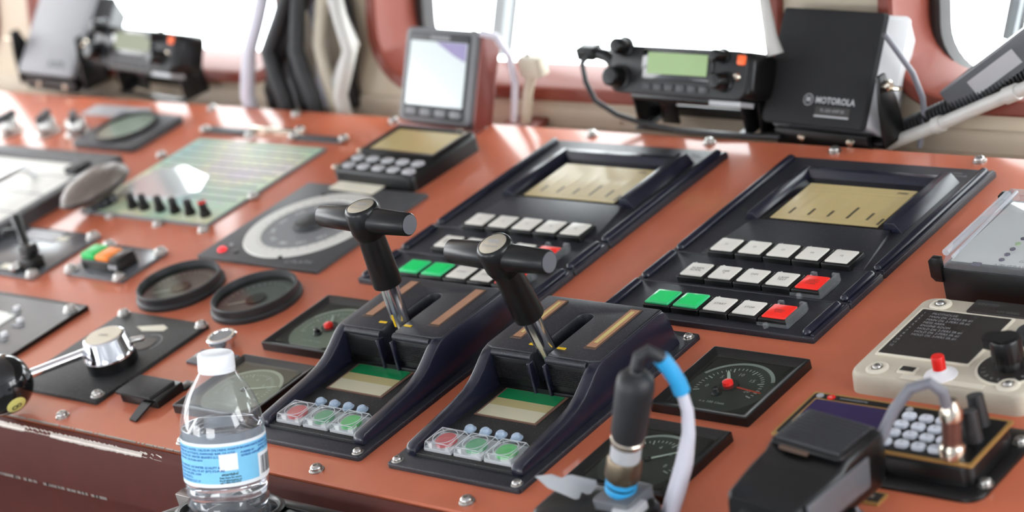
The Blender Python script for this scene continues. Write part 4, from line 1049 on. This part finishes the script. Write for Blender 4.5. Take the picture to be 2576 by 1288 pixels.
# ================================================================== BOTTLE, CUP HOLDER, LATCH
t = thing('water_bottle', 'clear plastic water bottle with white cap and blue label', 'bottle', (0, 0, 0))
BB = Vector((-57.9, -120.0, 27.95)) - UP * 80       # bottle base
t.location = BB * S; t.rotation_euler = (-TH, 0, 0)
def rr_(z):
    pass
prof = [(0.5, 2), (20, 0), (29, 1.5), (32, 6)]
z = 6
ribs = []
while z < 94:
    prof += [(33, z + 2), (33.2, z + 5), (31.4, z + 8.4), (31.2, z + 9.6)]; z += 10.8
prof += [(33.2, 100), (33.4, 104), (33.4, 140), (33.5, 145), (33, 151), (31.2, 159), (28.4, 167), (24.6, 175), (20, 182.5), (16.4, 188), (14.2, 191), (13.2, 192), (13, 196)]
def swirl(pr, d):
    L = []
    for r, z in pr:
        L.append([((r + d * ((math.sin(3 * a + z * .21) + .6 * math.sin(5 * a - z * .37)) if z < 100 else .35 * math.sin(4 * a + z * .1) if z > 146 and z < 186 else 0)) * math.cos(a), (r + d * ((math.sin(3 * a + z * .21) + .6 * math.sin(5 * a - z * .37)) if z < 100 else .35 * math.sin(4 * a + z * .1) if z > 146 and z < 186 else 0)) * math.sin(a), z) for a in [2 * math.pi * i / 64 for i in range(64)]])
    return L
MB().loft(swirl(prof, .55), True, False).build('shell', 'bottle_plastic', t, ang=80)
wp = [(max(r - .9, .4), z) for r, z in prof if z < 146]; wp[0] = (.4, 3.2); wp.append((32.4, 147))
MB().loft(swirl(wp, .55)).build('water', 'water', t, ang=80)
cp = MB(); n = 72
def cr_(r, z, k): return [((r + (k if i % 2 else 0)) * math.cos(2 * math.pi * i / n), (r + (k if i % 2 else 0)) * math.sin(2 * math.pi * i / n), z) for i in range(n)]
cp.loft([cr_(14.6, 191, 0), cr_(14.8, 192, 0), cr_(14.8, 194.2, 0), cr_(14.2, 194.6, 0), cr_(14.2, 195.2, 0), cr_(14.5, 195.6, .35), cr_(14.3, 204, .35), cr_(13.6, 205.6, 0), cr_(12.4, 206.2, 0)])
cp.build('cap', 'cap_white', t)
MB().loft([[(34.0 * math.cos(a), 34.0 * math.sin(a), z) for a in [2 * math.pi * i / 64 for i in range(64)]] for z in (105.0, 140.6)], False, False).build('label_band', 'label_white', t)
def arc_patch(a0, a1, z0, z1, r, k=10):
    b = MB(); A = [math.radians(a0 + (a1 - a0) * i / k) for i in range(k + 1)]
    b.loft([[(r * math.cos(a), r * math.sin(a), z) for a in A] for z in (z0, z1)], False, False, closed=False)
    return b
lb = arc_patch(-190, 62, 108, 138, 34.15, 40).build('label_blue_field', 'label_blue', t)
fa = -44                                              # angle of the camera side of the label
arc_patch(-49, -24, 118.5, 132, 34.3).build('label_white_box', 'label_white', lb)
arc_patch(8, 46, 106, 127, 34.3).build('barcode_field', 'label_white', lb)
bc = MB(); rnd = random.Random(9); a = 13.0
while a < 42:
    wd = rnd.choice((.5, .8, 1.3)); A = [math.radians(a), math.radians(a + wd)]
    bc.loft([[(34.4 * math.cos(q_), 34.4 * math.sin(q_), z) for q_ in A] for z in (109.5, 124)], False, False, closed=False); a += wd + rnd.choice((.5, .9, 1.2))
bc.build('barcode', 'ink', lb)
def curved_text(body, size, a_deg, z, mm, step):
    """lettering bent round the label, one letter after another"""
    P_ = bpy.data.curves.new('t', 'FONT'); P_.body = body; P_.size = size * S; P_.align_x = 'LEFT'; P_.align_y = 'CENTER'; P_.resolution_u = 1; P_.offset = .00006
    q_ = bpy.data.objects.new('t', P_); COL.objects.link(q_); dg = bpy.context.evaluated_depsgraph_get(); dg.update()
    me = bpy.data.meshes.new_from_object(q_.evaluated_get(dg)); bpy.data.objects.remove(q_, do_unlink=True)
    for v in me.vertices:
        x, y = v.co.x / S, v.co.y / S
        a = math.radians(a_deg) + x / 34.4
        v.co = Vector((34.4 * math.cos(a), 34.4 * math.sin(a), z + y)) * S
    me.materials.clear(); me.materials.append(MATS[mm])
    o = bpy.data.objects.new('lettering', me); COL.objects.link(o); o.parent = lb
for k, l in enumerate(('INGREDIENTS: WATER, CALCIUM CHLORIDE, SODIUM BICARBONATE', 'PURIFIED BY: BOTTLING, DIAMOND BAR, CA 91765', 'DISTRIBUTED BY: WATER BRANDS LLC,', 'STAMFORD, CA 01686-0009', '', 'FOR A REPORT ON WATER QUALITY &', 'INFORMATION CALL US AT (877) ITS-PURE', 'OR VISIT OUR SITE .COM', 'CA CRV ME HI 5c', 'WATER BRANDS LLC 07')):
    if l: curved_text(l, 2.5, -122, 135.6 - 2.85 * k, 'label_ink', 0)
curved_text('PURIFIED BY', 2.3, -19, 131.6, 'label_ink', 0); curved_text('REVERSE OSMOSIS', 2.3, -19, 129, 'label_ink', 0)
for k, l in enumerate(('DRINKING WATER', 'FORM A CHEMICAL', 'NESTED, UNITED')): curved_text(l, 2.6, 10, 135.6 - 2.8 * k, 'label_ink', 0)
curved_text('smartlabel', 3.2, -47, 115.4, 'ink', 0); curved_text('Scan here for more', 2.2, -50, 112.8, 'ink', 0); curved_text('food information or', 2.2, -50, 110.6, 'ink', 0); curved_text('call 1-855-733-3975', 2.1, -50, 108.6, 'ink', 0)

HO = Vector(BB) + UP * 74
t = thing('cup_holder', 'black plastic cup holder gripping the water bottle at the console front', 'cup holder', (0, 0, 0)); t.location = HO * S; t.rotation_euler = (-TH, 0, 0)
MB().loft([at(circ(0, 0, r, 48), z) for r, z in ((36, -36), (39.5, -36), (40.5, 0), (44, 1.5), (44.5, 3), (43, 4), (40, 4), (38.5, 2), (36, -34))], False, False).build('cup', 'black_plastic', t)
MB().rbox(-70, 92, 30, 46, -30, 1, 3, 1.2).build('back_plate', 'black_plastic', t)
MB().rbox(-52, -34, -40, 42, -12, 0, 4, 2).build('arm', 'black_plastic', t); MB().rbox(36, 54, -40, 42, -12, 0, 4, 2).build('arm', 'black_plastic', t)
t = thing('door_latch', 'small metal latch plate on the console front left of the bottle', 'latch', (-193, -62, -32))
MB().rbox(-15, 13, -2, 10, -42, 8, 1, .6).build('plate', 'latch', t)
MB().lathe([(0, 0), (3.4, 0), (3, 1.6), (0, 2)], n=14, M=Matrix.Translation((-3, -2, -4)) @ MXR).build('plate_screw', 'steel', t)
MB().lathe([(0, 0), (6.5, 0), (6.5, .6), (0, .6)], n=20, M=Matrix.Translation((-1, -2, -22)) @ MXR).build('keyhole', 'black_matt', t)
